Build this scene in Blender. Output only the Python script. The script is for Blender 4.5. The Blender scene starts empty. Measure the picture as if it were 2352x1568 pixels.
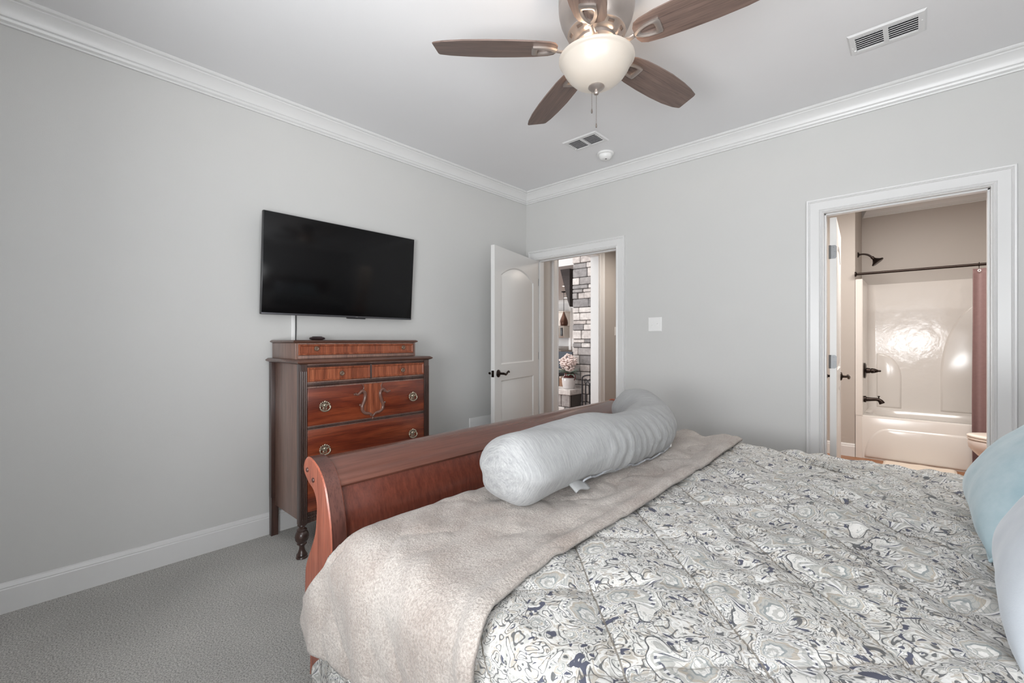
import bpy, bmesh, math, random
from mathutils import Vector, Matrix, noise
PI = math.pi
random.seed(4)
S = bpy.context.scene
COL = S.collection

# ------------------------------------------------------------------ camera, world, big lights, exposure
FPX, YAW = 1013.27, math.radians(42.546)
CAM = Vector((3.018, -3.508, 1.221))
cd = bpy.data.cameras.new('camera'); cam = bpy.data.objects.new('camera', cd); COL.objects.link(cam)
cd.sensor_width = 36.0; cd.lens = FPX/2352*36; cd.shift_y = -3.0/2352; cd.clip_start = 0.02
cam.location = CAM; cam.rotation_euler = (PI/2, 0, YAW)
S.camera = cam
S.view_settings.view_transform = 'Standard'; S.view_settings.look = 'None'
S.view_settings.gamma = 1.0; S.view_settings.use_curve_mapping = False
S.view_settings.exposure = -0.66
try:
    S.cycles.use_denoising = True; S.cycles.diffuse_bounces = 7; S.cycles.max_bounces = 12
    S.cycles.sample_clamp_indirect = 6.0
except Exception: pass
wd = bpy.data.worlds.new('daylight'); S.world = wd; wd.use_nodes = True
bg = wd.node_tree.nodes['Background']; bg.inputs[0].default_value = (0.85, 0.92, 1.0, 1); bg.inputs[1].default_value = 2.0

def area(name, loc, rot, sx, sy, power, color=(1, 1, 1)):
    l = bpy.data.lights.new(name, 'AREA'); l.shape = 'RECTANGLE'; l.size = sx; l.size_y = sy
    l.energy = power; l.color = color
    o = bpy.data.objects.new(name, l); COL.objects.link(o); o.location = loc; o.rotation_euler = rot; return o
def point(name, loc, power, color, rad=0.05):
    l = bpy.data.lights.new(name, 'POINT'); l.energy = power; l.color = color; l.shadow_soft_size = rad
    o = bpy.data.objects.new(name, l); COL.objects.link(o); o.location = loc; return o
YF = -3.95; XR = 4.06; ZC = 2.743
DAY = (0.97, 0.985, 1.0)
# daylight through the windows: sky light, plus added upward-tilted fills brightening ceiling and walls
area('upward_fill', (2.55, YF-.42, 1.18), (PI/2+.90, 0, .75), 1.3, 1.0, 168, DAY)
area('upward_fill', (3.65, YF-.42, 1.18), (PI/2+.90, 0, .55), 1.2, 1.0, 118, DAY)
area('upward_fill', (XR+.42, -3.2, 1.25), (PI/2+.85, 0, PI/2-.5), 1.1, 1.0, 62, DAY)
area('window_light', (2.45, YF-0.10, 1.45), (PI/2, 0, .6), 0.80, 1.4, 16, (.94, .97, 1))
area('window_light', (3.50, YF-0.10, 1.45), (PI/2, 0, .2), 0.80, 1.4, 6, DAY)
# bathroom, hall and kitchen lamps, with added fills for living room and kitchen
area('bath_lamp', (3.0, 0.95, 2.66), (0, 0, 0), 1.4, 0.7, 108, (1.0, 0.955, 0.905))
area('hall_lamp', (0.72, 1.5, 2.40), (0, 0, 0), 0.4, 0.6, 20, (1.0, 0.88, 0.77))
area('living_day_fill', (-3.5, -1.4, 1.6), (PI/2, 0, 0), 2.6, 2.0, 230, DAY)  # added daylight fill; the wall behind it has no window
area('living_overhead_fill', (-2.0, 1.0, 3.5), (0, 0, 0), 3.0, 3.0, 140, (1, .98, .95))  # added overhead fill for the living room, no fixture modelled
area('kitchen_light', (-4.6, 6.3, 2.5), (0, 0, 0), 2.0, 2.5, 60, (1, .95, .9))
area('kitchen_side_fill', (-8.8, 5.6, 1.4), (PI/2, 0, -PI/2), 3.0, 1.8, 230, DAY)  # added side fill to brighten the kitchen ceiling, no window there

# ------------------------------------------------------------------ picture geometry helpers
Fv = Vector((-math.sin(YAW), math.cos(YAW), 0)); Rv = Vector((math.cos(YAW), math.sin(YAW), 0)); Uv = Vector((0, 0, 1))
def ray(x, y): return Fv + (x-1176)/FPX*Rv + (781-y)/FPX*Uv
def at_z(x, y, z): r = ray(x, y); return CAM + r*((z-CAM.z)/r.z)
def at_y(x, y, Y): r = ray(x, y); return CAM + r*((Y-CAM.y)/r.y)
def at_x(x, y, X): r = ray(x, y); return CAM + r*((X-CAM.x)/r.x)
def interp(pts, v):
    if v <= pts[0][0]: return pts[0][1]
    for (a, fa), (b, fb) in zip(pts, pts[1:]):
        if v <= b: return fa + (fb-fa)*(v-a)/(b-a)
    return pts[-1][1]
def sm(a, b, v):
    t = max(0, min(1, (v-a)/(b-a))); return t*t*(3-2*t)

# ------------------------------------------------------------------ materials
def srgb(r, g, b):
    f = lambda c: (c/255/12.92) if c/255 <= .04045 else ((c/255+.055)/1.055)**2.4
    return (f(r), f(g), f(b), 1)
class NT:
    def __init__(s, name, rough=.5, spec=.5):
        s.m = bpy.data.materials.new(name); s.m.use_nodes = True; s.t = s.m.node_tree
        s.b = s.t.nodes['Principled BSDF']; s.b.inputs['Roughness'].default_value = rough
        s.b.inputs['Specular IOR Level'].default_value = spec
    def n(s, typ, **kw):
        nd = s.t.nodes.new(typ)
        for k, v in kw.items():
            if k in nd.inputs.keys(): nd.inputs[k].default_value = v
            else: setattr(nd, k, v)
        return nd
    def l(s, a, b): s.t.links.new(a, b)
    def coord(s, kind='Object', scale=(1, 1, 1), rot=(0, 0, 0)):
        tc = s.n('ShaderNodeTexCoord'); mp = s.n('ShaderNodeMapping')
        mp.inputs['Scale'].default_value = scale; mp.inputs['Rotation'].default_value = rot
        s.l(tc.outputs[kind], mp.inputs[0]); return mp.outputs[0]
    def noise(s, co, scale, detail=3, rough=.5, dist=0.0):
        nd = s.n('ShaderNodeTexNoise', Scale=scale, Detail=detail, Roughness=rough, Distortion=dist)
        s.l(co, nd.inputs['Vector']); return nd.outputs['Fac']
    def ramp(s, fac, stops, mode='LINEAR'):
        r = s.n('ShaderNodeValToRGB'); r.color_ramp.interpolation = mode
        e = r.color_ramp.elements
        while len(e) < len(stops): e.new(.5)
        for el, (p, c) in zip(e, stops): el.position = p; el.color = c if len(c) == 4 else (*c, 1)
        s.l(fac, r.inputs[0]); return r.outputs[0]
    def mix(s, fac, a, b, typ='MIX'):
        m = s.n('ShaderNodeMix', data_type='RGBA', blend_type=typ)
        for i, v in ((0, fac), (6, a), (7, b)):
            if hasattr(v, 'is_linked') or hasattr(v, 'links'): s.l(v, m.inputs[i])
            else: m.inputs[i].default_value = v
        return m.outputs[2]
    def math(s, op, a, b=0.0, clamp=False):
        m = s.n('ShaderNodeMath', operation=op, use_clamp=clamp)
        for i, v in ((0, a), (1, b)):
            if hasattr(v, 'links'): s.l(v, m.inputs[i])
            else: m.inputs[i].default_value = v
        return m.outputs[0]
    def color(s, c):
        if hasattr(c, 'links'): s.l(c, s.b.inputs['Base Color'])
        else: s.b.inputs['Base Color'].default_value = c
    def bump(s, h, strength=.3, dist=.005):
        b = s.n('ShaderNodeBump', Strength=strength, Distance=dist)
        s.l(h, b.inputs['Height']); s.l(b.outputs[0], s.b.inputs['Normal'])

def paint(name, c, rough=.55, tex=.0, scale=500):
    t = NT(name, rough); co = t.coord()
    n = t.noise(co, 3.0, 2)
    c2 = tuple(v*.965 for v in c[:3]) + (1,)
    t.color(t.mix(n, c, c2))
    if tex: t.bump(t.noise(co, scale, 2), tex, .002)
    return t.m
def plain(name, c, rough=.5, metal=0.0, spec=.5, var=.06, scale=30):
    t = NT(name, rough, spec); co = t.coord()
    n = t.noise(co, scale, 3)
    t.color(t.mix(n, c, tuple(v*(1-var) for v in c[:3]) + (1,)))
    t.b.inputs['Metallic'].default_value = metal
    return t.m
def wood(name, dark, mid, light, axis, rough=.3, scale=1.0, stretch=14, coat=.3, fine=1.0):
    """grain runs along `axis` (0,1,2)"""
    t = NT(name, rough)
    sc = [stretch*scale]*3; sc[axis] = scale
    co = t.coord(scale=sc)
    n1 = t.noise(co, 1.2, 6, .62, .4)
    sc2 = [90*scale]*3; sc2[axis] = 3*scale
    n2 = t.noise(t.coord(scale=sc2), 1.5, 3, .6)
    col = t.ramp(n1, [(.28, dark), (.5, mid), (.74, light)])
    pore = t.ramp(n2, [(.3, (1-.45*fine,)*3), (.52, (1, 1, 1))])
    t.color(t.mix(1.0, col, pore, 'MULTIPLY'))
    t.b.inputs['Coat Weight'].default_value = coat; t.b.inputs['Coat Roughness'].default_value = .22
    t.bump(n2, .05, .002)
    return t.m
M = {}
M['wall'] = paint('wall_paint', (.60, .60, .588, 1), .5, .12, 260)
M['ceiling'] = paint('ceiling_paint', (.80, .80, .81, 1), .6, .08, 260)
M['trim'] = paint('white_trim_paint', (.72, .72, .715, 1), .32)
M['door'] = paint('white_door_paint', (.72, .715, .70, 1), .35)
M['bathwall'] = paint('bath_wall_paint', (.46, .42, .385, 1), .5, .1, 260)
M['hallwall'] = paint('hall_wall_paint', (.50, .475, .45, 1), .5, .1, 260)
M['plastic'] = plain('white_plastic', (.82, .82, .81, 1), .3, var=.02)
M['ventmetal'] = plain('white_enamel', (.72, .72, .72, 1), .35, var=.03)
M['duct'] = plain('dark_duct', (.06, .06, .065, 1), .7)
M['bronze'] = plain('oiled_bronze', (.035, .024, .02, 1), .32, .85, var=.3, scale=80)
M['steel'] = plain('hinge_steel', (.22, .225, .23, 1), .45, .6)
M['fanmetal'] = plain('brushed_nickel', (.42, .37, .34, 1), .36, .75, var=.12, scale=25)
M['chain'] = plain('chain_metal', (.22, .19, .17, 1), .35, .9)
M['black'] = plain('black_plastic', (.012, .012, .014, 1), .35)
M['darkbox'] = plain('dark_brown_plastic', (.05, .032, .034, 1), .35)
M['darkmah'] = wood('dark_mahogany', (.026, .014, .011, 1), (.056, .028, .022, 1), (.10, .052, .040, 1), 2, .34, 1.2, 10, .25)
M['sidemah'] = wood('dresser_side_mahogany', (.165, .10, .083, 1), (.235, .138, .108, 1), (.32, .19, .147, 1), 2, .36, 1.0, 12, .2)
M['topmah'] = wood('dresser_top_mahogany', (.055, .026, .019, 1), (.11, .05, .034, 1), (.18, .085, .057, 1), 1, .33, 1.2, 12, .25)
M['stripe'] = wood('striped_veneer', (.11, .027, .014, 1), (.25, .068, .031, 1), (.44, .145, .070, 1), 2, .3, 2.2, 16, .3)
M['redmah'] = wood('red_mahogany', (.055, .010, .006, 1), (.15, .027, .011, 1), (.30, .070, .026, 1), 1, .28, 1.5, 9, .35)
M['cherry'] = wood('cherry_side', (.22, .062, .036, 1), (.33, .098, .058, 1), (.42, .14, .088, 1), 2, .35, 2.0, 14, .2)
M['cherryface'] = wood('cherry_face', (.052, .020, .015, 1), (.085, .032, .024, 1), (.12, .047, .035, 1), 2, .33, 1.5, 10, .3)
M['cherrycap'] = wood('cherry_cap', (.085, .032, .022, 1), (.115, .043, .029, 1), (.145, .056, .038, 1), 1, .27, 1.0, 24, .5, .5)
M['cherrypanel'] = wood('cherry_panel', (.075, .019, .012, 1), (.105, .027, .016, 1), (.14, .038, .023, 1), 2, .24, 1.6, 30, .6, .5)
M['blade'] = wood('walnut_blade', (.095, .066, .055, 1), (.15, .102, .085, 1), (.215, .148, .122, 1), 0, .42, 1.3, 22, .1)
M['brass'] = plain('aged_brass', (.62, .54, .42, 1), .28, .8, var=.55, scale=160)
M['knobwood'] = plain('knob_metal', (.24, .165, .12, 1), .36, .5, var=.3, scale=120)
M['fixture'] = plain('acrylic_white', (.70, .665, .63, 1), .13, var=.02, scale=4)
M['toilet'] = plain('white_porcelain', (.80, .72, .67, 1), .1, var=.02)
M['seat'] = plain('toilet_seat', (.84, .76, .68, 1), .2, var=.02)
M['curtain'] = plain('mauve_fabric', (.225, .137, .133, 1), .5, var=.2, scale=40)
M['livwall'] = paint('living_wall_paint', (.60, .60, .60, 1), .6)
M['cabinet'] = paint('cream_cabinet', (.78, .74, .68, 1), .4)
M['beam'] = wood('dark_beam', (.028, .020, .019, 1), (.045, .033, .031, 1), (.07, .05, .046, 1), 0, .6, .6, 12, 0)
M['copper'] = plain('copper', (.11, .052, .036, 1), .35, .6, var=.3, scale=20)
M['iron'] = plain('black_iron', (.022, .021, .026, 1), .5, .5)
M['greyfab'] = plain('slate_fabric', (.10, .115, .14, 1), .8)
M['darkwood'] = plain('dark_chair_wood', (.035, .022, .02, 1), .45)
M['stainless'] = plain('stainless', (.50, .46, .42, 1), .3, .85)
M['granite'] = plain('granite', (.34, .30, .27, 1), .35, var=.7, scale=60)
M['jug'] = plain('jug_glaze', (.66, .63, .62, 1), .2)
M['jugtop'] = plain('jug_brown_glaze', (.10, .028, .026, 1), .18)
M['petal'] = plain('pink_petals', (.88, .74, .70, 1), .7, var=.3, scale=60)
M['leaf'] = plain('sage_leaves', (.20, .27, .22, 1), .6, var=.5, scale=30)
M['firebox'] = plain('firewood', (.085, .055, .075, 1), .8, var=.6, scale=30)
M['mat'] = plain('cream_mat', (.74, .64, .54, 1), .9, var=.12, scale=150)

def _carpet():
    t = NT('carpet', .95, .1); co = t.coord()
    n = t.noise(co, 165, 3, .75); n2 = t.noise(co, 1.6, 2); n3 = t.noise(co, 330, 2, .6)
    c = t.ramp(n, [(.36, (.40, .39, .37, 1)), (.5, (.76, .745, .71, 1)), (.64, (.98, .965, .93, 1))])
    c2 = t.mix(t.ramp(n2, [(.3, (0, 0, 0)), (.7, (1, 1, 1))]), (.86, .86, .86, 1), (1.1, 1.1, 1.1, 1))
    t.color(t.mix(1.0, c, c2, 'MULTIPLY'))
    t.bump(t.math('ADD', n, n3), 1.0, .007); return t.m
M['carpet'] = _carpet()
def _planks(name, a, b, rot=0.0):
    t = NT(name, .38); co = t.coord(rot=(0, 0, rot))
    br = t.n('ShaderNodeTexBrick', Scale=1.0); t.l(co, br.inputs['Vector'])
    br.inputs['Brick Width'].default_value = 1.2; br.inputs['Row Height'].default_value = .13
    br.inputs['Mortar Size'].default_value = .002; br.inputs['Color1'].default_value = a; br.inputs['Color2'].default_value = b
    br.inputs['Mortar'].default_value = tuple(v*.4 for v in a[:3]) + (1,)
    n = t.noise(t.coord(scale=(2, 30, 2), rot=(0, 0, rot)), 2, 4)
    t.color(t.mix(1.0, br.outputs[0], t.ramp(n, [(.3, (.7, .7, .7)), (.7, (1.1, 1.1, 1.1))]), 'MULTIPLY')); return t.m
M['woodfloor'] = _planks('wood_floor', (.27, .115, .050, 1), (.34, .15, .068, 1))
M['plankceil'] = _planks('plank_ceiling', (.33, .30, .28, 1), (.40, .37, .34, 1))
def _stone():
    t = NT('stone', .85, .2); co = t.coord()
    oi = t.n('ShaderNodeObjectInfo'); n = t.noise(co, 14, 5, .65); at = t.n('ShaderNodeAttribute', attribute_name='tone')
    c = t.ramp(at.outputs['Fac'], [(0, (.24, .235, .24, 1)), (.25, (.36, .345, .34, 1)), (.6, (.54, .50, .48, 1)), (1, (.70, .68, .66, 1))])
    t.color(t.mix(1.0, c, t.ramp(n, [(.3, (.68, .66, .66)), (.7, (1.15, 1.13, 1.12))]), 'MULTIPLY')); t.bump(n, .6, .02); return t.m
M['stone'] = _stone()
M['mortar'] = plain('mortar', (.10, .09, .085, 1), .9)
def _fleece():
    t = NT('taupe_fleece', .95, .1); co = t.coord()
    n = t.noise(co, 190, 3, .7); n2 = t.noise(co, 5, 3, .6); n3 = t.noise(co, 70, 2, .6)
    c = t.mix(t.ramp(n2, [(.35, (0, 0, 0)), (.65, (1, 1, 1))]), (.315, .268, .238, 1), (.43, .392, .360, 1))
    t.color(t.mix(1.0, c, t.ramp(n, [(.3, (.66, .64, .62)), (.62, (1.12, 1.12, 1.12))]), 'MULTIPLY'))
    t.b.inputs['Sheen Weight'].default_value = .25
    t.bump(t.math('ADD', n, n3), .7, .007); return t.m
M['fleece'] = _fleece()
def _heather():
    t = NT('heather_grey_jersey', .9, .15)
    n = t.noise(t.coord('UV', (900, 60, 1)), 1.0, 3, .6); n2 = t.noise(t.coord('UV', (300, 14, 1)), 1.0, 2)
    t.color(t.ramp(t.math('MULTIPLY', t.math('ADD', n, n2), .5), [(.33, (.215, .218, .224, 1)), (.5, (.30, .303, .303, 1)), (.66, (.375, .375, .37, 1))]))
    t.b.inputs['Sheen Weight'].default_value = .15
    t.bump(n, .15, .002); return t.m
M['heather'] = _heather()
def _velvet(name, a, b):
    t = NT(name, .8, .2); co = t.coord()
    n = t.noise(co, 7, 4, .65); n2 = t.noise(co, 300, 2)
    t.color(t.ramp(n, [(.3, a), (.68, b)])); t.b.inputs['Sheen Weight'].default_value = .3
    t.b.inputs['Sheen Roughness'].default_value = .4; t.bump(n2, .15, .002); return t.m
M['teal'] = _velvet('aqua_velvet', (.31, .43, .475, 1), (.46, .555, .585, 1))
M['paleblue'] = _velvet('pale_grey_velvet', (.45, .49, .54, 1), (.53, .565, .605, 1))
def _paisley():
    t = NT('paisley_print', .62, .25)
    co = t.coord('UV')
    w = t.n('ShaderNodeTexNoise', Scale=7.0, Detail=2.0, Roughness=.5); t.l(co, w.inputs['Vector'])
    vm = t.n('ShaderNodeVectorMath', operation='MULTIPLY_ADD')
    t.l(w.outputs['Color'], vm.inputs[0]); vm.inputs[1].default_value = (.06, .06, 0); t.l(co, vm.inputs[2])
    wc = vm.outputs[0]
    MT = t.math
    def between(v, lo, hi, soft=.02):
        return t.ramp(v, [(max(0, lo-soft), (0, 0, 0)), (lo, (1, 1, 1)), (hi, (1, 1, 1)), (min(1, hi+soft), (0, 0, 0))])
    INK, NAVY, SLATE, CREAM, SAND, GREY = (.075, .078, .085, 1), (.080, .084, .115, 1), (.25, .275, .275, 1), (.64, .625, .595, 1), (.42, .375, .315, 1), (.42, .415, .39, 1)
    # ground: small foliage drawn as contour lines of a swirled noise
    gn = t.noise(wc, 20, 2, .55, 1.4)
    base = t.ramp(gn, [(.30, GREY), (.40, SAND), (.48, CREAM), (.55, GREY), (.64, CREAM), (.72, SLATE)], 'CONSTANT')
    base = t.mix(.30, base, (.47, .462, .44, 1))
    sw = t.noise(wc, 15, 1.2, .5, 2.4); fr = MT('FRACT', MT('MULTIPLY', sw, 7.0))
    c = t.mix(MT('MULTIPLY', between(fr, .06, .22, .05), .88), base, INK)
    c = t.mix(MT('MULTIPLY', between(fr, .52, .62, .05), .8), c, (.66, .655, .64, 1))
    c = t.mix(t.ramp(t.noise(wc, 30, 1, .4, 1.6), [(.655, (0, 0, 0)), (.67, (1, 1, 1))]), c, NAVY)
    # curled drops around the cells of two point sets
    def drops(col, scale, R, seed, petals):
        v = t.n('ShaderNodeTexVoronoi', Scale=scale, Randomness=.85); v.voronoi_dimensions = '2D'
        off = t.n('ShaderNodeVectorMath', operation='ADD'); t.l(wc, off.inputs[0]); off.inputs[1].default_value = (seed, seed*.7, 0)
        t.l(off.outputs[0], v.inputs['Vector'])
        sp = t.n('ShaderNodeVectorMath', operation='SUBTRACT'); t.l(off.outputs[0], sp.inputs[0]); t.l(v.outputs['Position'], sp.inputs[1])
        xyz = t.n('ShaderNodeSeparateXYZ'); t.l(sp.outputs[0], xyz.inputs[0])
        rgb = t.n('ShaderNodeSeparateColor'); t.l(v.outputs['Color'], rgb.inputs[0])
        r = MT('POWER', MT('ADD', MT('MULTIPLY', xyz.outputs[0], xyz.outputs[0]), MT('MULTIPLY', xyz.outputs[1], xyz.outputs[1])), .5)
        th = MT('ARCTAN2', xyz.outputs[1], xyz.outputs[0])
        spin = MT('MULTIPLY', r, 2.6/R)
        a = MT('ADD', MT('ADD', th, MT('MULTIPLY', rgb.outputs[0], 6.283)), spin)
        body = MT('MULTIPLY', MT('ADD', 1.0, MT('MULTIPLY', MT('COSINE', a), .74)), R*.78)
        scal = MT('MULTIPLY', MT('COSINE', MT('MULTIPLY', th, petals)), .055)
        q0 = MT('DIVIDE', r, body); q = MT('MULTIPLY', MT('ADD', q0, MT('MULTIPLY', scal, q0)), .8)   # 0..0.8 inside
        fill = t.ramp(q, [(0, CREAM), (.08, GREY), (.15, CREAM), (.23, SLATE), (.27, GREY), (.36, SAND), (.42, CREAM), (.47, GREY), (.56, NAVY), (.60, GREY), (.67, CREAM), (.765, INK)], 'CONSTANT')
        fill = t.mix(MT('MULTIPLY', between(fr, .05, .17, .05), .6), fill, SLATE)
        bead = MT('MULTIPLY', between(q0, .70, .80, .01), MT('GREATER_THAN', MT('COSINE', MT('MULTIPLY', th, petals*3)), .1))
        fill = t.mix(bead, fill, (.68, .67, .66, 1))
        inside = MT('LESS_THAN', q, .80)
        pick = MT('MULTIPLY', inside, MT('GREATER_THAN', rgb.outputs[1], .28))
        return t.mix(MT('MULTIPLY', pick, .93), col, fill)
    c = drops(c, 17.0, .020, 3.7, 7.0)
    c = drops(c, 7.5, .066, 0.0, 11.0)
    # diagonal quilting seams: dark thread with the groove's shade painted in
    sx = t.n('ShaderNodeSeparateXYZ'); t.l(co, sx.inputs[0])
    for sgn, ph, stren in ((1, QU0, .8), (-1, QV0, .45)):
        d_ = MT('DIVIDE', MT('SUBTRACT', MT('ADD', MT('MULTIPLY', sx.outputs[0], sgn), sx.outputs[1]), ph*1.41421), 1.41421*QP)
        ln = MT('ABSOLUTE', MT('SUBTRACT', MT('FRACT', MT('ADD', d_, 100.5)), .5))
        c = t.mix(MT('MULTIPLY', MT('LESS_THAN', ln, .0075), stren), c, (.16, .14, .115, 1))
    soft = t.noise(co, 2.2, 2)
    c = t.mix(1.0, c, t.ramp(soft, [(.3, (.88, .88, .87)), (.7, (1.06, 1.06, 1.07))]), 'MULTIPLY')
    t.color(c)
    t.bump(t.noise(wc, 34, 3, .6, 1.0), .25, .008)
    return t.m
QP = .245; QU0 = -.126; QV0 = -3.887
M['paisley'] = _paisley()
def _screen():
    t = NT('tv_screen', .14, .22); t.color(t.mix(t.noise(t.coord(), 4), (.004, .004, .0045, 1), (.005, .005, .0055, 1))); return t.m
M['screen'] = _screen()
def _bowl():
    t = NT('frosted_bowl', .3); co = t.coord()
    n = t.noise(co, 6, 3)
    t.color((.40, .36, .315, 1))
    e = t.ramp(n, [(.35, (1.0, .86, .72, 1)), (.6, (1.0, .94, .86, 1))]); t.l(e, t.b.inputs['Emission Color'])
    t.b.inputs['Emission Strength'].default_value = .26; return t.m
M['bowl'] = _bowl()
def _lamp(name, c, s):
    t = NT(name); t.color((.9, .9, .9, 1)); t.b.inputs['Emission Color'].default_value = c; t.b.inputs['Emission Strength'].default_value = s; return t.m
M['canlight'] = _lamp('can_light', (1, .9, .8, 1), 6)

# ------------------------------------------------------------------ mesh building
class MB:
    def __init__(s): s.bm = bmesh.new(); s.uv = None
    def face(s, vs):
        try: return s.bm.faces.new(vs)
        except ValueError: return None
    def box(s, x0, x1, y0, y1, z0, z1, bev=0.0, mat=None, seg=2):
        r = bmesh.ops.create_cube(s.bm, size=1.0)
        m = Matrix.Translation(((x0+x1)/2, (y0+y1)/2, (z0+z1)/2)) @ Matrix.Diagonal((abs(x1-x0), abs(y1-y0), abs(z1-z0), 1))
        if mat is not None: m = mat @ m
        bmesh.ops.transform(s.bm, matrix=m, verts=r['verts'])
        if bev:
            es = list({e for v in r['verts'] for e in v.link_edges})
            bmesh.ops.bevel(s.bm, geom=es, offset=bev, segments=seg, affect='EDGES', profile=.5)
        return s
    def prism(s, pts, fn, a, b, cap=True):
        """pts: 2D polygon, fn(u,v,w) -> 3D; extruded w from a to b"""
        lo = [s.bm.verts.new(fn(u, v, a)) for u, v in pts]; hi = [s.bm.verts.new(fn(u, v, b)) for u, v in pts]
        n = len(pts)
        for i in range(n): s.face((lo[i], lo[(i+1) % n], hi[(i+1) % n], hi[i]))
        if cap: s.face(lo[::-1]); s.face(hi)
        return s
    def lathe(s, prof, c=(0, 0, 0), seg=32, mat=None, flute=None):
        """prof: (radius, height) along +z"""
        rings = []
        for r, z in prof:
            ring = []
            for k in range(seg):
                a = 2*PI*k/seg; rr = r*(1 if flute is None else flute(a))
                p = Vector((rr*math.cos(a), rr*math.sin(a), z))
                if mat is not None: p = mat @ p
                ring.append(s.bm.verts.new(p + Vector(c)))
            rings.append(ring)
        for A, B in zip(rings, rings[1:]):
            for k in range(seg): s.face((A[k], A[(k+1) % seg], B[(k+1) % seg], B[k]))
        if prof[0][0] > 1e-4: s.face(rings[0][::-1])
        if prof[-1][0] > 1e-4: s.face(rings[-1])
        return s
    def tube(s, path, rad, seg=10, cap=True, flat=1.0, closed=False):
        path = [Vector(p) for p in path]; n = len(path); rings = []; up = None
        for i, p in enumerate(path):
            if closed: t = (path[(i+1) % n]-path[i-1]).normalized()
            else: t = (path[min(i+1, n-1)]-path[max(i-1, 0)]).normalized()
            if up is None:
                up = Vector((0, 0, 1)) if abs(t.z) < .9 else Vector((1, 0, 0))
            sd = t.cross(up)
            if sd.length < 1e-5: sd = t.cross(Vector((0, 1, 0)))
            sd.normalize(); up2 = sd.cross(t).normalized(); up = up2
            r = rad(i/(n-1 if not closed else n)) if callable(rad) else rad
            rings.append([s.bm.verts.new(p + sd*(r*math.cos(2*PI*k/seg)) + up2*(r*flat*math.sin(2*PI*k/seg))) for k in range(seg)])
        prs = list(zip(rings, rings[1:])) + ([(rings[-1], rings[0])] if closed else [])
        for A, B in prs:
            for k in range(seg): s.face((A[k], A[(k+1) % seg], B[(k+1) % seg], B[k]))
        if cap and not closed: s.face(rings[0][::-1]); s.face(rings[-1])
        return s
    def ball(s, c, r, sc=(1, 1, 1), seg=12, rings=8):
        q = bmesh.ops.create_uvsphere(s.bm, u_segments=seg, v_segments=rings, radius=r)
        bmesh.ops.transform(s.bm, matrix=Matrix.Translation(c) @ Matrix.Diagonal((*sc, 1)), verts=q['verts']); return s
    def grid(s, nu, nv, fn, uvfn=None, closed_u=False):
        V = [[s.bm.verts.new(fn(i/(nu-1 if not closed_u else nu), j/(nv-1))) for j in range(nv)] for i in range(nu)]
        uvl = s.bm.loops.layers.uv.verify() if uvfn else None
        for i in range(nu if closed_u else nu-1):
            for j in range(nv-1):
                i2 = (i+1) % nu
                f = s.face((V[i][j], V[i2][j], V[i2][j+1], V[i][j+1]))
                if f and uvl:
                    for lp, (a, b) in zip(f.loops, ((i, j), (i+1, j), (i+1, j+1), (i, j+1))):
                        lp[uvl].uv = uvfn(a/(nu-1 if not closed_u else nu), b/(nv-1))
        return V
    def build(s, name, mat, parent=None, smooth=35, loc=None, fixn=True):
        if fixn: bmesh.ops.recalc_face_normals(s.bm, faces=s.bm.faces)
        me = bpy.data.meshes.new(name); s.bm.to_mesh(me); s.bm.free()
        if smooth:
            for p in me.polygons: p.use_smooth = True
            if smooth < 179:
                try: me.set_sharp_from_angle(angle=math.radians(smooth))
                except Exception: pass
        me.materials.append(M[mat] if isinstance(mat, str) else mat)
        o = bpy.data.objects.new(name, me); COL.objects.link(o)
        if parent is not None: o.parent = parent
        if loc is not None: o.location = loc
        return o
def inv(parent): return parent.matrix_world.inverted()
def tag(o, label=None, cat=None, group=None, kind=None):
    if label: o['label'] = label
    if cat: o['category'] = cat
    if group: o['group'] = group
    if kind: o['kind'] = kind
    return o
def thing(name, label, cat, loc=(0, 0, 0), rz=0.0, group=None):
    o = bpy.data.objects.new(name, None); COL.objects.link(o); o.location = loc; o.rotation_euler = (0, 0, rz)
    o.empty_display_size = .05
    return tag(o, label, cat, group)
def struct(mb, name, mat, label, cat, parent=None, smooth=30):
    o = mb.build(name, mat, parent, smooth)
    return tag(o, label, cat, kind='structure') if parent is None else o
def copy_tree(o, parent=None):
    c = o.copy(); COL.objects.link(c)
    if parent is not None: c.parent = parent; c.matrix_parent_inverse = o.matrix_parent_inverse.copy()
    for ch in list(o.children): copy_tree(ch, c)
    return c
def local(parent_loc):
    L = Vector(parent_loc); return lambda x, y, z: Vector((x, y, z)) - L
def inset_poly(pts, d):
    n = len(pts); out = []
    area2 = sum(pts[i][0]*pts[(i+1) % n][1]-pts[(i+1) % n][0]*pts[i][1] for i in range(n))
    sg = 1 if area2 > 0 else -1
    for i in range(n):
        a, b, c = Vector(pts[i-1]), Vector(pts[i]), Vector(pts[(i+1) % n])
        e1 = (b-a).normalized(); e2 = (c-b).normalized()
        n1 = Vector((-e1.y, e1.x))*sg; n2 = Vector((-e2.y, e2.x))*sg
        k = n1+n2; k = k/max(.3, k.length_squared)*2
        out.append((b.x+k.x*d, b.y+k.y*d))
    return out
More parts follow.
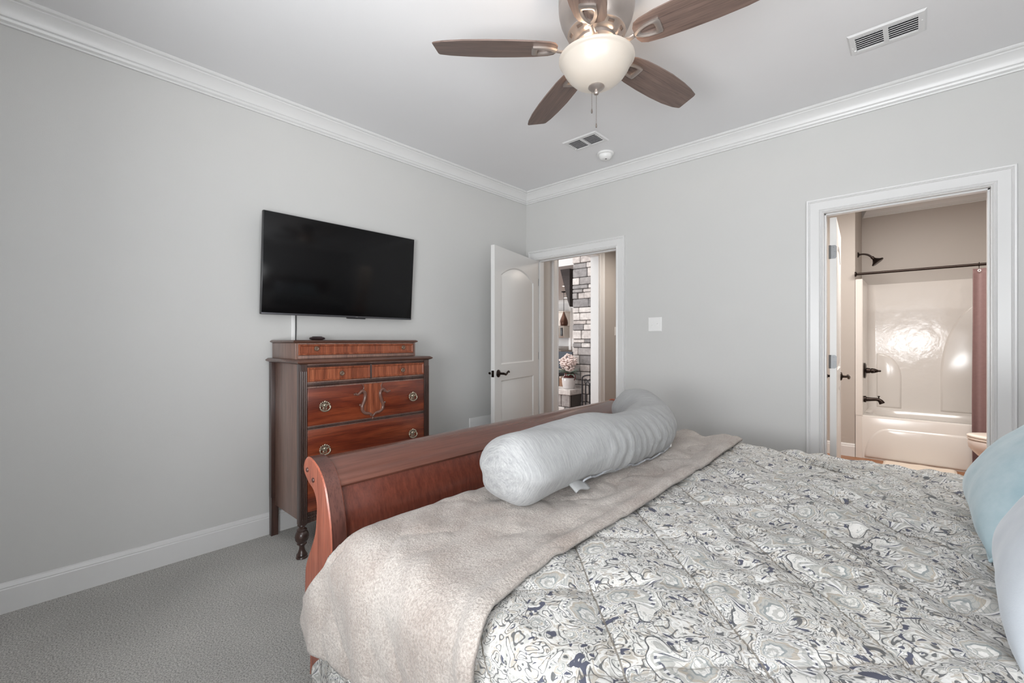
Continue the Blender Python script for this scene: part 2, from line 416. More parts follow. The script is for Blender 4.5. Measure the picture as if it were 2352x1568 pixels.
def panel_face(mb, outer, holes, prof, fn):
    """flat face with moulded panel recesses. prof: list of (inset, depth)"""
    bm = mb.bm; edges = []
    def loop(pts, w):
        return [bm.verts.new(fn(u, v, w)) for u, v in pts]
    o = loop(outer, 0); edges += [bm.edges.new((o[i], o[(i+1) % len(o)])) for i in range(len(o))]
    hl = []
    for h in holes:
        v = loop(h, 0); hl.append(v); edges += [bm.edges.new((v[i], v[(i+1) % len(v)])) for i in range(len(v))]
    bmesh.ops.triangle_fill(bm, use_beauty=True, use_dissolve=False, edges=edges)
    for h, v in zip(holes, hl):
        prev = v
        for ins, dep in prof:
            cur = loop(inset_poly(h, ins), dep)
            n = len(cur)
            for i in range(n): mb.face((prev[i], prev[(i+1) % n], cur[(i+1) % n], cur[i]))
            prev = cur
        mb.face(prev)
def wall_boxes(mb, axis, c0, c1, u0, u1, z0, z1, holes):
    """wall slab between c0,c1 on `axis`, spanning u; holes: (ua,ub,za,zb)"""
    us = sorted({u0, u1, *[h[0] for h in holes], *[h[1] for h in holes]})
    for a, b in zip(us, us[1:]):
        hs = [h for h in holes if h[0] <= a and h[1] >= b]
        segs = [(z0, z1)]
        for h in hs:
            ns = []
            for s0, s1 in segs:
                if h[2] > s0: ns.append((s0, min(s1, h[2])))
                if h[3] < s1: ns.append((max(s0, h[3]), s1))
            segs = ns
        for s0, s1 in segs:
            if s1-s0 < 1e-4: continue
            if axis == 'y': mb.box(a, b, c0, c1, s0, s1)
            else: mb.box(c0, c1, a, b, s0, s1)
    return mb

# ------------------------------------------------------------------ bedroom shell
WT = .12
ED = (.133, 1.055, 2.045)     # entry doorway  x0,x1,head
BD = (2.563, 3.318, 2.058)    # bathroom doorway
struct(MB().box(0, XR, YF, 0, -.1, 0), 'floor', 'carpet', 'grey speckled carpet of the bedroom', 'carpet')
struct(MB().box(-.12, XR+.12, YF-.12, .12, ZC, ZC+.1), 'ceiling', 'ceiling', 'plain pale grey bedroom ceiling', 'ceiling')
struct(MB().box(-.12, 0, YF-.12, .12, 0, ZC), 'wall_left', 'wall', 'grey wall behind the television and chest', 'wall')
struct(wall_boxes(MB(), 'y', 0, WT, 0, XR, 0, ZC, [(ED[0], ED[1], 0, ED[2]), (BD[0], BD[1], 0, BD[2])]), 'wall_back', 'wall', 'grey wall pierced by the two doorways', 'wall')
WIN = [(1.93, 2.87, .7, 2.2), (3.08, 3.92, .7, 2.2)]
struct(wall_boxes(MB(), 'y', YF-.12, YF, 0, XR, 0, ZC, WIN), 'wall_front', 'wall', 'grey wall behind the camera with two windows', 'wall')
WR = (-3.65, -2.75, .8, 2.2)
struct(wall_boxes(MB(), 'x', XR, XR+.12, YF-.12, .12, 0, ZC, [WR]), 'wall_right', 'wall', 'grey wall behind the headboard', 'wall')
def window(name, axis, a, b, z0, z1, c, label):
    mb = MB(); w = .06
    def bx(u0, u1, v0, v1, d0=-.05, d1=.0):
        if axis == 'y': mb.box(u0, u1, c+d0, c+d1, v0, v1, .004)
        else: mb.box(c-d1, c-d0, u0, u1, v0, v1, .004)
    for u0, u1, v0, v1 in ((a-.08, a, z0-.08, z1+.08), (b, b+.08, z0-.08, z1+.08), (a, b, z1, z1+.08), (a, b, z0-.08, z0)): bx(u0, u1, v0, v1, .0, .02)
    for u0, u1, v0, v1 in ((a, a+.04, z0, z1), (b-.04, b, z0, z1), (a, b, z0, z0+.04), (a, b, z1-.04, z1), (a, b, (z0+z1)/2-.02, (z0+z1)/2+.02)): bx(u0, u1, v0, v1, -.012, .0)
    struct(mb, name, 'trim', label, 'window')
window('window_1', 'y', *WIN[0], YF+.0, 'white framed window behind the camera, nearer the television wall')
window('window_2', 'y', *WIN[1], YF+.0, 'white framed window behind the camera, nearer the headboard wall')
def drape(name, x0, x1, label):  # unseen drapes, added to darken the near end of the television wall
    m = MB(); m.grid(60, 12, lambda i, j: Vector((x0+(x1-x0)*i, YF+.085+.045*math.sin(i*2*PI*3.5), .03+2.32*j)))
    o = m.build(name, 'drapefab', None, 180); o.modifiers.new('t', 'SOLIDIFY').thickness = .006; return tag(o, label, 'curtain', 'added light-blocking drapes')
M['drapefab'] = plain('drape_fabric', (.50, .49, .47, 1), .8)
drape('shading_drape', 1.60, 1.93, 'added grey drape shading the television wall, beside the window nearer it')
drape('shading_drape', 2.87, 3.05, 'added narrow grey drape between the two windows behind the camera')
dr = MB(); dr.tube([(1.5, YF+.13, 2.38), (3.98, YF+.13, 2.38)], .014, 10); dr.tube([(1.6, YF, 2.38), (1.6, YF+.13, 2.38)], .008, 8); dr.tube([(3.9, YF, 2.38), (3.9, YF+.13, 2.38)], .008, 8)
tag(dr.build('drape_rod', 'bronze', None, 50), 'dark bronze rod for the added drapes above the two windows behind the camera', 'curtain rod')
window('fill_window', 'x', WR[0], WR[1], WR[2], WR[3], XR, 'added white framed window beside the headboard, an opening for side fill')  # unseen window added so side fill reaches the television wall

# crown moulding, mitred at the corners
CROWN = [(0, -.111), (.012, -.111), (.014, -.104), (.010, -.100), (.020, -.094), (.024, -.084), (.021, -.080), (.027, -.077), (.029, -.070), (.036, -.055), (.048, -.038), (.060, -.026), (.066, -.022), (.066, -.016), (.078, -.012), (.084, -.004), (.084, 0), (0, 0)]
def wall_run(A, B, nrm, prof, z, m0=True, m1=True):
    A, B, nrm = Vector(A), Vector(B), Vector(nrm); t = (B-A).normalized(); mb = MB()
    lo = [mb.bm.verts.new((*(A+t*(d if m0 else 0)+nrm*d), z+h)) for d, h in prof]
    hi = [mb.bm.verts.new((*(B-t*(d if m1 else 0)+nrm*d), z+h)) for d, h in prof]
    n = len(prof)
    for i in range(n): mb.face((lo[i], lo[(i+1) % n], hi[(i+1) % n], hi[i]))
    mb.face(lo[::-1]); mb.face(hi); return mb
for i, (A, B, nv, lab) in enumerate((((0, YF), (0, 0), (1, 0), 'white crown moulding above the television wall'), ((0, 0), (XR, 0), (0, -1), 'white crown moulding above the two doorways'), ((XR, 0), (XR, YF), (-1, 0), 'white crown moulding above the headboard wall'), ((XR, YF), (0, YF), (0, 1), 'white crown moulding above the window wall'))):
    struct(wall_run(A, B, nv, CROWN, ZC), 'trim_%d' % (i+1), 'trim', lab, 'moulding', smooth=22)
BASE = [(0, 0), (.016, 0), (.016, .105), (.012, .110), (.014, .114), (.010, .130), (.004, .134), (0, .134)]
struct(wall_run((0, YF), (0, 0), (1, 0), BASE, 0), 'baseboard_left', 'trim', 'white baseboard along the television wall', 'baseboard', smooth=22)
bb = MB()
for A, B in (((0, 0), (.045, 0)), ((1.145, 0), (2.472, 0)), ((3.40, 0), (XR, 0))):
    m = wall_run(A, B, (0, -1), BASE, 0, A[0] == 0, B[0] == XR); tmp = bpy.data.meshes.new('t'); m.bm.to_mesh(tmp); bb.bm.from_mesh(tmp); m.bm.free(); bpy.data.meshes.remove(tmp)
struct(bb, 'baseboard_back', 'trim', 'white baseboard between the two doorways', 'baseboard', smooth=22)
struct(wall_run((XR, 0), (XR, YF), (-1, 0), BASE, 0), 'baseboard_right', 'trim', 'white baseboard along the headboard wall', 'baseboard', smooth=22)
struct(wall_run((XR, YF), (0, YF), (0, 1), BASE, 0), 'baseboard_front', 'trim', 'white baseboard along the window wall', 'baseboard', smooth=22)

# door casings
CAS = [(0, 0), (0, .010), (.005, .014), (.010, .011), (.014, .015), (.019, .012), (.066, .015), (.070, .019), (.074, .016), (.078, .021), (.086, .023), (.088, .020), (.088, 0)]
def casing(mb, x0, x1, zt, fn, rev=.006):
    """fn(u, out, z): u along wall, out from wall"""
    path = []
    for w, h in CAS:
        w = w+rev-.006
        path.append([fn(x0-w, h, 0), fn(x0-w, h, zt+w), fn(x1+w, h, zt+w), fn(x1+w, h, 0)])
    V = [[mb.bm.verts.new(p) for p in row] for row in path]
    n = len(V)
    for i in range(n):
        j = (i+1) % n
        for k in range(3): mb.face((V[i][k], V[i][k+1], V[j][k+1], V[j][k]))
    mb.face([r[0] for r in V]); mb.face([r[3] for r in V][::-1])
def jamb(mb, x0, x1, zt, y0, y1, stop=None, th=.005, fn=None):
    for a in ((x0, x0+th, 0, zt), (x1-th, x1, 0, zt), (x0+th, x1-th, zt-th, zt)):
        mb.box(a[0], a[1], y0, y1, a[2], a[3])
    if stop:
        for a in ((x0+th, x0+th+.011, 0, zt-th), (x1-th-.011, x1-th, 0, zt-th), (x0+th, x1-th, zt-th-.011, zt-th)): mb.box(a[0], a[1], stop[0], stop[1], a[2], a[3], .002)
mb = MB(); casing(mb, ED[0], ED[1], ED[2], lambda u, o, z: Vector((u, -o, z)))
struct(mb, 'trim_5', 'trim', 'white casing around the bedroom entry doorway', 'door casing', smooth=20)
mb = MB(); jamb(mb, ED[0], ED[1], ED[2]+.0, -.001, WT+.001, (.045, .085)); casing(mb, ED[0], ED[1], ED[2], lambda u, o, z: Vector((u, WT+o, z)))
struct(mb, 'trim_6', 'trim', 'white jamb and stop lining the bedroom entry doorway', 'door jamb', smooth=20)
mb = MB(); casing(mb, BD[0], BD[1], BD[2], lambda u, o, z: Vector((u, -o, z)))
struct(mb, 'trim_7', 'trim', 'white casing around the bathroom doorway', 'door casing', smooth=20)
mb = MB(); jamb(mb, BD[0], BD[1], BD[2], -.001, WT+.001, (.030, .070)); casing(mb, BD[0], BD[1], BD[2], lambda u, o, z: Vector((u, WT+o, z)))
struct(mb, 'trim_8', 'trim', 'white jamb and stop lining the bathroom doorway', 'door jamb', smooth=20)

# ------------------------------------------------------------------ doors
def lever(parent, name, mb_at, side=1, flip=1):
    """lever handle: rosette + wavy lever.  mb_at(u, out, z): u along the lever"""
    m = MB()
    r = .032
    for prof in [(0, .0), ]: pass
    rings = []
    for rr, o in ((.0, .016), (.012, .016), (.014, .012), (.026, .010), (.032, .006), (.033, 0)):
        rings.append([m.bm.verts.new(mb_at(rr*math.cos(2*PI*k/20), o*side, rr*math.sin(2*PI*k/20))) for k in range(20)])
    for A, B in zip(rings, rings[1:]):
        for k in range(20): m.face((A[k], A[(k+1) % 20], B[(k+1) % 20], B[k]))
    m.tube([mb_at(0, .010*side, 0), mb_at(0, .05*side, 0)], .010, 10)
    pth = [(0, .050, 0), (.018, .053, -.003), (.04, .052, -.010), (.06, .050, -.004), (.08, .049, .008), (.098, .048, .016), (.108, .048, .013), (.112, .048, .004)]
    m.tube([mb_at(u*flip, o*side, z) for u, o, z in pth], lambda t: .0105-.0045*t, 10)
    m.build(name, 'bronze', parent, 60)
def door_leaf(name, label, hinge, ang, w, h, handle_u, hz, lever_flip, back_to, arch=True, mat='door'):
    """hinge at local origin, leaf along +x, local -y/+y faces, thickness t"""
    root = bpy.data.objects.new(name, None)
    t = .036; mb = MB()
    st = .115
    arc = []
    x0, x1 = st, w-st; zb, zt, rise = 1.0, h-.235, .095
    for k in range(13):
        q = k/12; arc.append((x1+(x0-x1)*q, zt+rise*math.sin(PI*q)**.8 if False else zt+rise*(1-(2*q-1)**2)))
    top = [(x0, zb), (x1, zb)] + arc
    bot = [(x0, .23), (x1, .23), (x1, .86), (x0, .86)]
    outer = [(0, 0), (w, 0), (w, h), (0, h)]
    prof = [(.010, -.009), (.016, -.009), (.040, -.002)]
    panel_face(mb, outer, [top, bot], prof, lambda u, v, d: Vector((u, -t/2-d, v)))
    panel_face(mb, outer, [top, bot], prof, lambda u, v, d: Vector((u, t/2+d, v)))
    e = t/2
    for a, b in (((0, 0), (w, 0)), ((w, 0), (w, h)), ((w, h), (0, h)), ((0, h), (0, 0))):
        mb.face([mb.bm.verts.new(q) for q in ((a[0], -e, a[1]), (b[0], -e, b[1]), (b[0], e, b[1]), (a[0], e, a[1]))])
    bmesh.ops.remove_doubles(mb.bm, verts=mb.bm.verts, dist=1e-5)
    o = mb.build(name, mat, None, 25)
    bpy.data.objects.remove(root)
    o.location = hinge; o.rotation_euler = (0, 0, ang)
    tag(o, label, 'door', kind='structure')
    for sd in (-1, 1):
        lever(o, 'door_handle', lambda u, ou, z, sd=sd: Vector((handle_u-u, sd*e+ou, hz+z)), sd, 1)
    m = MB().box(w-.001, w+.0015, -.0125, .0125, hz-.028, hz+.028, .0005); m.box(w, w+.011, -.007, .007, hz-.009, hz+.009, .003)
    m.build('latch_plate', 'bronze', o, 40)
    return o
# entry door: swung into the bedroom, hinged on the television-wall side
A0 = Vector((.150, -.012, .012)); E0 = Vector((.402, -.937, 0))
w1 = .900
ang1 = math.atan2(E0.y-A0.y, E0.x-A0.x)
d1 = door_leaf('door_1', 'white two panel door with arched top, swung open into the bedroom', A0, ang1, w1, 2.012, w1-.062, .925, 1, None)
def hinge(parent, z, fn):
    m = MB()
    m.tube([fn(0, 0, z-.045), fn(0, 0, z+.045)], .0065, 8)
    pts = [(-.001, -.044), (.028, -.044), (.034, -.040), (.037, -.034), (.037, .034), (.034, .040), (.028, .044), (-.001, .044)]
    m.prism(pts, lambda u, v, w: fn(u, w, z+v), -.0015, .0015)
    for q in (-.03, 0, .03): m.lathe([(0, .0012), (.004, .001), (.004, 0)], (0, 0, 0), 8, Matrix.Translation(fn(.02 if q else .026, .0012, z+q)) )
    return m.build('hinge', 'steel', parent, 40)
for z in (.22, 1.05, 1.80):
    hinge(d1, z, lambda u, w, zz: Vector((-.004+w, -.018+u, zz)))
# bathroom door: opened square into the bathroom
d2 = door_leaf('door_2', 'white panel door standing open inside the bathroom, seen edge on', (2.605, WT+.003, .012), PI/2+.07, .735, 2.03, .735-.062, .925, 1, None)
for z in (.22, 1.065, 1.80):
    hinge(d2, z, lambda u, w, zz: Vector((-.003-w, .018-u, zz)))
# strike hinge on entry right jamb
MB().box(1.0465, 1.0505, .008, .034, .90, .96, .0005).build('strike_plate', 'bronze', bpy.data.objects['trim_6'], 40)

# ------------------------------------------------------------------ switches, vents, smoke detector, wall panel, raceway
def switch(name, label, cx, cz, gangs, fn):
    root = thing(name, label, 'light switch', fn(cx, 0, cz), 0, None)
    L = Vector(fn(cx, 0, cz)); w = .07+.046*(gangs-1); h = .117
    m = MB(); pts = [(-w/2, -h/2), (w/2, -h/2), (w/2, h/2), (-w/2, h/2)]
    a = [m.bm.verts.new(fn(cx+u, 0, cz+v)-L) for u, v in pts]; b = [m.bm.verts.new(fn(cx+u, .004, cz+v)-L) for u, v in pts]
    c = [m.bm.verts.new(fn(cx+u, .0065, cz+v)-L) for u, v in inset_poly(pts, .004)]
    for A, B in ((a, b), (b, c)):
        for i in range(4): m.face((A[i], A[(i+1) % 4], B[(i+1) % 4], B[i]))
    m.face(c); m.build('cover_plate', 'plastic', root, 30)
    for g in range(gangs):
        u0 = -.023*(gangs-1)+.046*g; up = 1 if g % 2 else -1
        m = MB(); m.prism([(-.005, -.012), (.005, -.012), (.005, .012), (-.005, .012)], lambda u, v, w: fn(cx+u0+u, w, cz+v)-L, .0062, .0075)
        m.prism([(-.0035, -.003), (.0035, -.003), (.0035, .007), (-.0035, .007)], lambda u, v, w: fn(cx+u0+u, w, cz+(v+w*.5)*up)-L, .007, .017)
        m.build('toggle', 'plastic', root, 30)
    return root
switch('light_switch', 'white double toggle switch plate on the grey wall between the doorways', 1.4135, 1.3525, 2, lambda u, o, z: Vector((u, -o, z)))
switch('light_switch', 'single white switch plate on the hall wall seen through the entry doorway', 1.872, 1.342, 1, lambda u, o, z: Vector((o, u, z)))

def vent(name, label, x0, x1, y0, y1):
    cx, cy = (x0+x1)/2, (y0+y1)/2
    root = thing(name, label, 'ceiling vent', (cx, cy, ZC), 0, 'ceiling vents')
    w, d = (x1-x0)/2, (y1-y0)/2
    m = MB(); out = [(-w, -d), (w, -d), (w, d), (-w, d)]
    mg = .030; gap = .010
    hs = []
    for s in (-1, 1):
        a, b = (-w+mg, -gap) if s < 0 else (gap, w-mg)
        hs.append([(a, -d+mg), (b, -d+mg), (b, d-mg), (a, d-mg)])
    bm = m.bm; ed = []
    def lp(pts, z): return [bm.verts.new((u, v, z)) for u, v in pts]
    o1 = lp(inset_poly(out, .008), -.009); ed += [bm.edges.new((o1[i], o1[(i+1) % 4])) for i in range(4)]
    hl = []
    for h in hs:
        v = lp(h, -.009); hl.append(v); ed += [bm.edges.new((v[i], v[(i+1) % 4])) for i in range(4)]
    bmesh.ops.triangle_fill(bm, use_beauty=True, edges=ed)
    o0 = lp(out, -.001)
    for i in range(4): m.face((o0[i], o0[(i+1) % 4], o1[(i+1) % 4], o1[i]))
    for h, v in zip(hs, hl):
        q = lp(h, -.002)
        for i in range(4): m.face((v[i], v[(i+1) % 4], q[(i+1) % 4], q[i]))
    m.build('frame', 'ventmetal', root, 25)
    m = MB(); m.box(-w+mg-.004, w-mg+.004, -d+mg-.004, d-mg+.004, -.0025, -.0008); m.build('backing', 'duct', root, 0)
    n = 7; m = MB()
    for h in hs:
        for k in range(n):
            yc = -d+mg+(k+.5)*(2*d-2*mg)/n
            R = Matrix.Translation(((h[0][0]+h[1][0])/2, yc, -.0068)) @ Matrix.Rotation(math.radians(22), 4, 'X')
            l2 = (h[1][0]-h[0][0])/2
            m.box(-l2, l2, -.0058, .0058, -.0008, .0008, 0, R)
    m.build('louvers', 'ventmetal', root, 0)
    for sx in (-1, 1): MB().ball((sx*(w-.016), -.02*sx, -.0095), .004, (1, 1, .5), 8, 6).build('screw', 'plastic', root, 60)
    MB().ball((-w+.024, d-.050, -.011), .006, (1, .7, .8), 8, 6).build('damper_lever', 'plastic', root, 60)
vent('ceiling_vent', 'small white two section vent beside the smoke detector', 1.001, 1.300, -.743, -.540)
vent('ceiling_vent', 'larger looking white ceiling vent above the bathroom doorway', 2.757, 3.053, -.741, -.543)
sd = thing('smoke_detector', 'round white smoke detector on the ceiling near the crown moulding', 'smoke detector', (1.148, -.345, ZC))
MB().lathe([(0, 0), (.066, 0), (.068, -.004), (.068, -.012), (.060, -.016), (0, -.016)][::-1], seg=36).build('mounting_ring', 'plastic', sd, 40)
MB().lathe([(0, -.052), (.024, -.052), (.038, -.048), (.050, -.034), (.055, -.018), (.054, -.015), (0, -.015)], seg=36).build('body', 'plastic', sd, 40)
MB().lathe([(0, -.0535), (.007, -.053), (.008, -.051), (0, -.05)], (.012, -.012, 0), 12).build('test_button', 'duct', sd, 40)
wp = thing('wall_panel', 'plain white panel low on the grey wall behind the open bedroom door', 'wall panel', (.0, -.60, .14))
MB().box(.0015, .020, -.205, .225, 0, .370, .003).build('panel', 'trim', wp, 30)
for q_ in (-.17, .18): MB().ball((.020, q_, .34), .004, (.5, 1, 1), 8, 6).build('screw', 'ventmetal', wp, 60)
tag(MB().box(.0015, .013, -2.362, -2.337, .10, 1.46, .003).build('cable_cover', 'plastic', None, 30), 'thin white cable cover running down the wall below the television', 'cable cover')
cb = MB().tube([(.008, -2.330, 1.44), (.010, -2.331, 1.3), (.008, -2.332, 1.21), (.010, -2.330, 1.05)], .003, 8)
tag(cb.build('power_cable', 'black', None, 60), 'thin dark cable beside the white cable cover under the television', 'cable')

# ------------------------------------------------------------------ television
tw, th = 1.088, .632
TC = Vector((.0, -2.015, 1.696))
tv = thing('television', 'black flat television tilted down on the grey wall above the chest', 'television', TC)
tilt = Matrix.Translation((.085, 0, 0)) @ Matrix.Rotation(math.radians(4.2), 4, 'Y')
m = MB(); m.box(-.030, .0, -tw/2, tw/2, -th/2, th/2, .004, tilt); m.box(-.052, -.028, -tw/2+.18, tw/2-.18, -th/2+.03, th/2-.25, .01, tilt)
m.build('housing', 'black', tv, 30)
m = MB(); m.box(-.001, .002, -tw/2+.004, tw/2-.004, -th/2+.012, th/2-.004, .0006, tilt); m.build('screen', 'screen', tv, 30)
m = MB(); m.box(-.002, .003, -tw/2+.002, tw/2-.002, -th/2+.001, -th/2+.012, .001, tilt); m.build('bottom_bezel', plain('bezel_metal', (.10, .10, .11, 1), .3, .6), tv, 30)
m = MB(); m.box(-.016, .003, .012, .150, -th/2-.008, -th/2+.001, .002, tilt); m.build('sensor_bar', 'black', tv, 30)
m = MB(); m.box(.003, .0036, .073, .090, -th/2+.003, -th/2+.0085, 0, tilt); m.build('badge', 'steel', tv, 0)
m = MB(); m.box(.0015, .020, -.18, .18, -.20, .15, .003); m.box(.015, .045, -.14, -.10, -.15, .10, .003); m.box(.015, .045, .10, .14, -.15, .10, .003); m.build('wall_bracket', 'black', tv, 30)

# ------------------------------------------------------------------ chest of drawers
DY = -2.06
ch = thing('chest_of_drawers', 'antique mahogany chest of drawers with carved scroll standing below the television', 'chest of drawers', (0, DY, 0))
YL, YRt, XF = -2.50-DY, -1.622-DY, .488
m = MB(); m.box(.055, XF, YL+.024, YRt-.024, .19, 1.085, .002)
m.box(.055, XF-.004, YL+.004, YL+.03, .187, 1.085, .002) if False else None
m.build('carcass', 'sidemah', ch, 30)
for y0, y1 in ((YL, YL+.045), (YRt-.045, YRt)):
    m = MB(); m.box(.022, .062, y0, y1, .24, 1.085, .002)
    pts = [(.022, .24), (.062, .24), (.056, .0), (.026, .0)]
    m.prism(pts, lambda u, v, w: Vector((u, w, v)), y0+.002, y1-.002)
    m.build('leg', 'darkmah', ch, 30)
for s, y0 in ((0, YL), (1, YRt-.040)):
    m = MB(); m.box(XF-.036, XF+.008, y0, y0+.040, .188, 1.085, .002)
    for k in range(4):
        yc = y0+.005+.010*k
        m.tube([(XF+.008, yc, .215), (XF+.008, yc, 1.045)], .0042, 8)
    m.build('reeded_column', 'darkmah', ch, 30)
    f = [(.0, .190), (.022, .190), (.024, .183), (.016, .178), (.015, .170), (.022, .164), (.027, .160), (.027, .155), (.023, .152), (.030, .146), (.036, .132), (.037, .122), (.0375, .119), (.036, .116), (.036, .108), (.031, .096), (.022, .088), (.026, .084), (.026, .079), (.019, .075), (.014, .062), (.015, .048), (.022, .030), (.029, .020), (.029, .016), (.026, .012), (.030, .008), (.031, .002), (.026, 0), (0, 0)]
    MB().lathe(f[::-1], (XF-.016, y0+.020, 0), 28).build('turned_foot', 'darkmah', ch, 50)
def slab(mb, x0, x1, y0, y1, z0, z1, o1):
    lv = [(.0, z0), (o1*.75, z0+(z1-z0)*.25), (o1, z0+(z1-z0)*.45), (o1, z0+(z1-z0)*.6), (o1*.35, z1-.001), (o1*.2, z1)]
    rg = []
    for o, z in lv: rg.append([mb.bm.verts.new(p) for p in ((x0, y0-o, z), (x1+o, y0-o, z), (x1+o, y1+o, z), (x0, y1+o, z))])
    for A, B in zip(rg, rg[1:]):
        for i in range(4): mb.face((A[i], A[(i+1) % 4], B[(i+1) % 4], B[i]))
    mb.face(rg[0][::-1]); mb.face(rg[-1])
m = MB(); slab(m, .022, XF+.006, YL, YRt, 1.085, 1.110, .020); m.build('top', 'topmah', ch, 25)
# upper glove box
m = MB(); m.box(.05, .400, YL+.010, YRt-.050, 1.110, 1.204, .002); m.box(.395, .404, YL+.010, YL+.022, 1.110, 1.204, .003); m.box(.395, .404, YRt-.062, YRt-.050, 1.110, 1.204, .003); m.box(.398, .406, YL+.026, YRt-.066, 1.112, 1.130, .003)
m.build('upper_case', 'sidemah', ch, 30)
m = MB(); slab(m, .05, .402, YL+.010, YRt-.050, 1.204, 1.222, .014); m.build('upper_top', 'topmah', ch, 25)
def knob(parent, x, y, z):
    R = Matrix.Translation((x, y, z)) @ Matrix.Rotation(PI/2, 4, 'Y')
    m = MB(); m.lathe([(0, .020), (.004, .021), (.006, .018), (.009, .018), (.0105, .019), (.0135, .017), (.0145, .013), (.012, .009), (.007, .006), (.006, 0)][::-1], (0, 0, 0), 20, R)
    m.build('knob', 'knobwood', parent, 50)
def bail(parent, x, y, z):
    m = MB()
    pts = []
    for k in range(28):
        a = 2*PI*k/28; r = .0155+.0028*math.cos(7*a)
        pts.append((r*1.15*math.cos(a), .007+r*math.sin(a)))
    m.prism(pts, lambda u, v, w: Vector((x+w, y+u, z+v)), 0, .003)
    for k in range(7):
        a = PI*(.08+.84*k/6); m.ball((x+.004, y+.028*math.cos(a), z+.006+.021*math.sin(a)), .0050, (.7, 1, 1), 8, 6)
    for s_ in (-1, 1):
        m.tube([(x+.003, y+s_*u, z+v) for u, v in ((.010, .004), (.018, .010), (.026, .008), (.030, .000), (.027, -.006))], .0034, 8)
        m.tube([(x+.003, y+s_*u, z+v) for u, v in ((.006, -.004), (.012, -.012), (.007, -.018), (.002, -.013))], .0026, 8)
        m.ball((x+.007, y+.029*s_, z), .006, (1, 1, 1), 8, 6)
    m.ball((x+.004, y, z+.007), .010, (.6, 1, .9), 10, 8); m.ball((x+.006, y, z+.028), .006, (.6, 1, 1.2), 8, 6)
    m.tube([(x+.010, y+.031*math.cos(PI+PI*k/14), z-.001+.025*math.sin(PI+PI*k/14)) for k in range(15)], lambda t: .0034+.0018*math.sin(PI*t), 8)
    m.build('bail_pull', 'brass', parent, 50)
def drawer(y0, y1, z0, z1, mat, x=XF, frame=True, name='drawer'):
    m = MB()
    if frame:
        pts = [(y0, z0), (y1, z0), (y1, z1), (y0, z1)]
        prof = [(0, 0), (.0, .008), (.004, .013), (.008, .013), (.013, .007)]
        rg = [[m.bm.verts.new((x-.002+d, u, v)) for u, v in inset_poly(pts, i)] for i, d in prof]
        for A, B in zip(rg, rg[1:]):
            for i in range(4): m.face((A[i], A[(i+1) % 4], B[(i+1) % 4], B[i]))
        m.face(rg[-1]); m.face(rg[0][::-1])
    else: m.box(x-.002, x+.008, y0, y1, z0, z1, .003)
    return m.build(name, mat, ch, 30)
d = drawer(YL+.028, YRt-.068, 1.133, 1.197, 'stripe', .400)
for y in (-2.375, -1.782): knob(d, .407, y-DY, 1.171)
d = drawer(-2.458-DY, -2.073-DY, .985, 1.066, 'stripe'); knob(d, XF+.005, -2.262-DY, 1.025)
d = drawer(-2.058-DY, -1.664-DY, .985, 1.066, 'stripe'); knob(d, XF+.005, -1.842-DY, 1.023)
for z0, z1, zp in ((.735, .950, .838), (.500, .712, .588), (.252, .478, .355)):
    d = drawer(-2.458-DY, -1.664-DY, z0, z1, 'redmah', XF, False)
    for y in (-2.362, -1.759): bail(d, XF+.008, y-DY, zp)
    if z0 > .7: d_carved = d
m = MB()
for z in (1.074, .967, .723, .489, .243):
    h = .014 if z != .967 else .022
    m.box(XF-.002, XF+.004, YL+.042, YRt-.042, z-h/2, z+h/2, .002)
    m.tube([(XF+.004, YL+.043, z), (XF+.004, YRt-.043, z)], .0035, 8)
m.box(XF-.002, XF+.004, -2.074-DY, -2.057-DY, .98, 1.07, .002); m.tube([(XF+.004, -2.0655-DY, .98), (XF+.004, -2.0655-DY, 1.07)], .004, 8)
m.build('drawer_rails', 'darkmah', ch, 40)
m = MB()
ap = [(YL+.04, .235), (YL+.04, .19)] + [(YL+.04+(YRt-YL-.08)*k/24, .188+.012*abs(math.sin(PI*k/24*3))) for k in range(1, 24)] + [(YRt-.04, .19), (YRt-.04, .235)]
m.prism(ap, lambda u, v, w: Vector((w, u, v)), XF-.006, XF+.004); m.box(XF, XF+.007, YL+.042, YRt-.042, .208, .214, .002)
m.build('apron', 'darkmah', ch, 40)
m = MB()
for k in range(76): m.ball((XF+.006, YL+.048+k*(YRt-YL-.096)/75, .223), .0046, (1, 1, 1), 8, 5)
m.build('bead_moulding', 'darkmah', ch, 60)
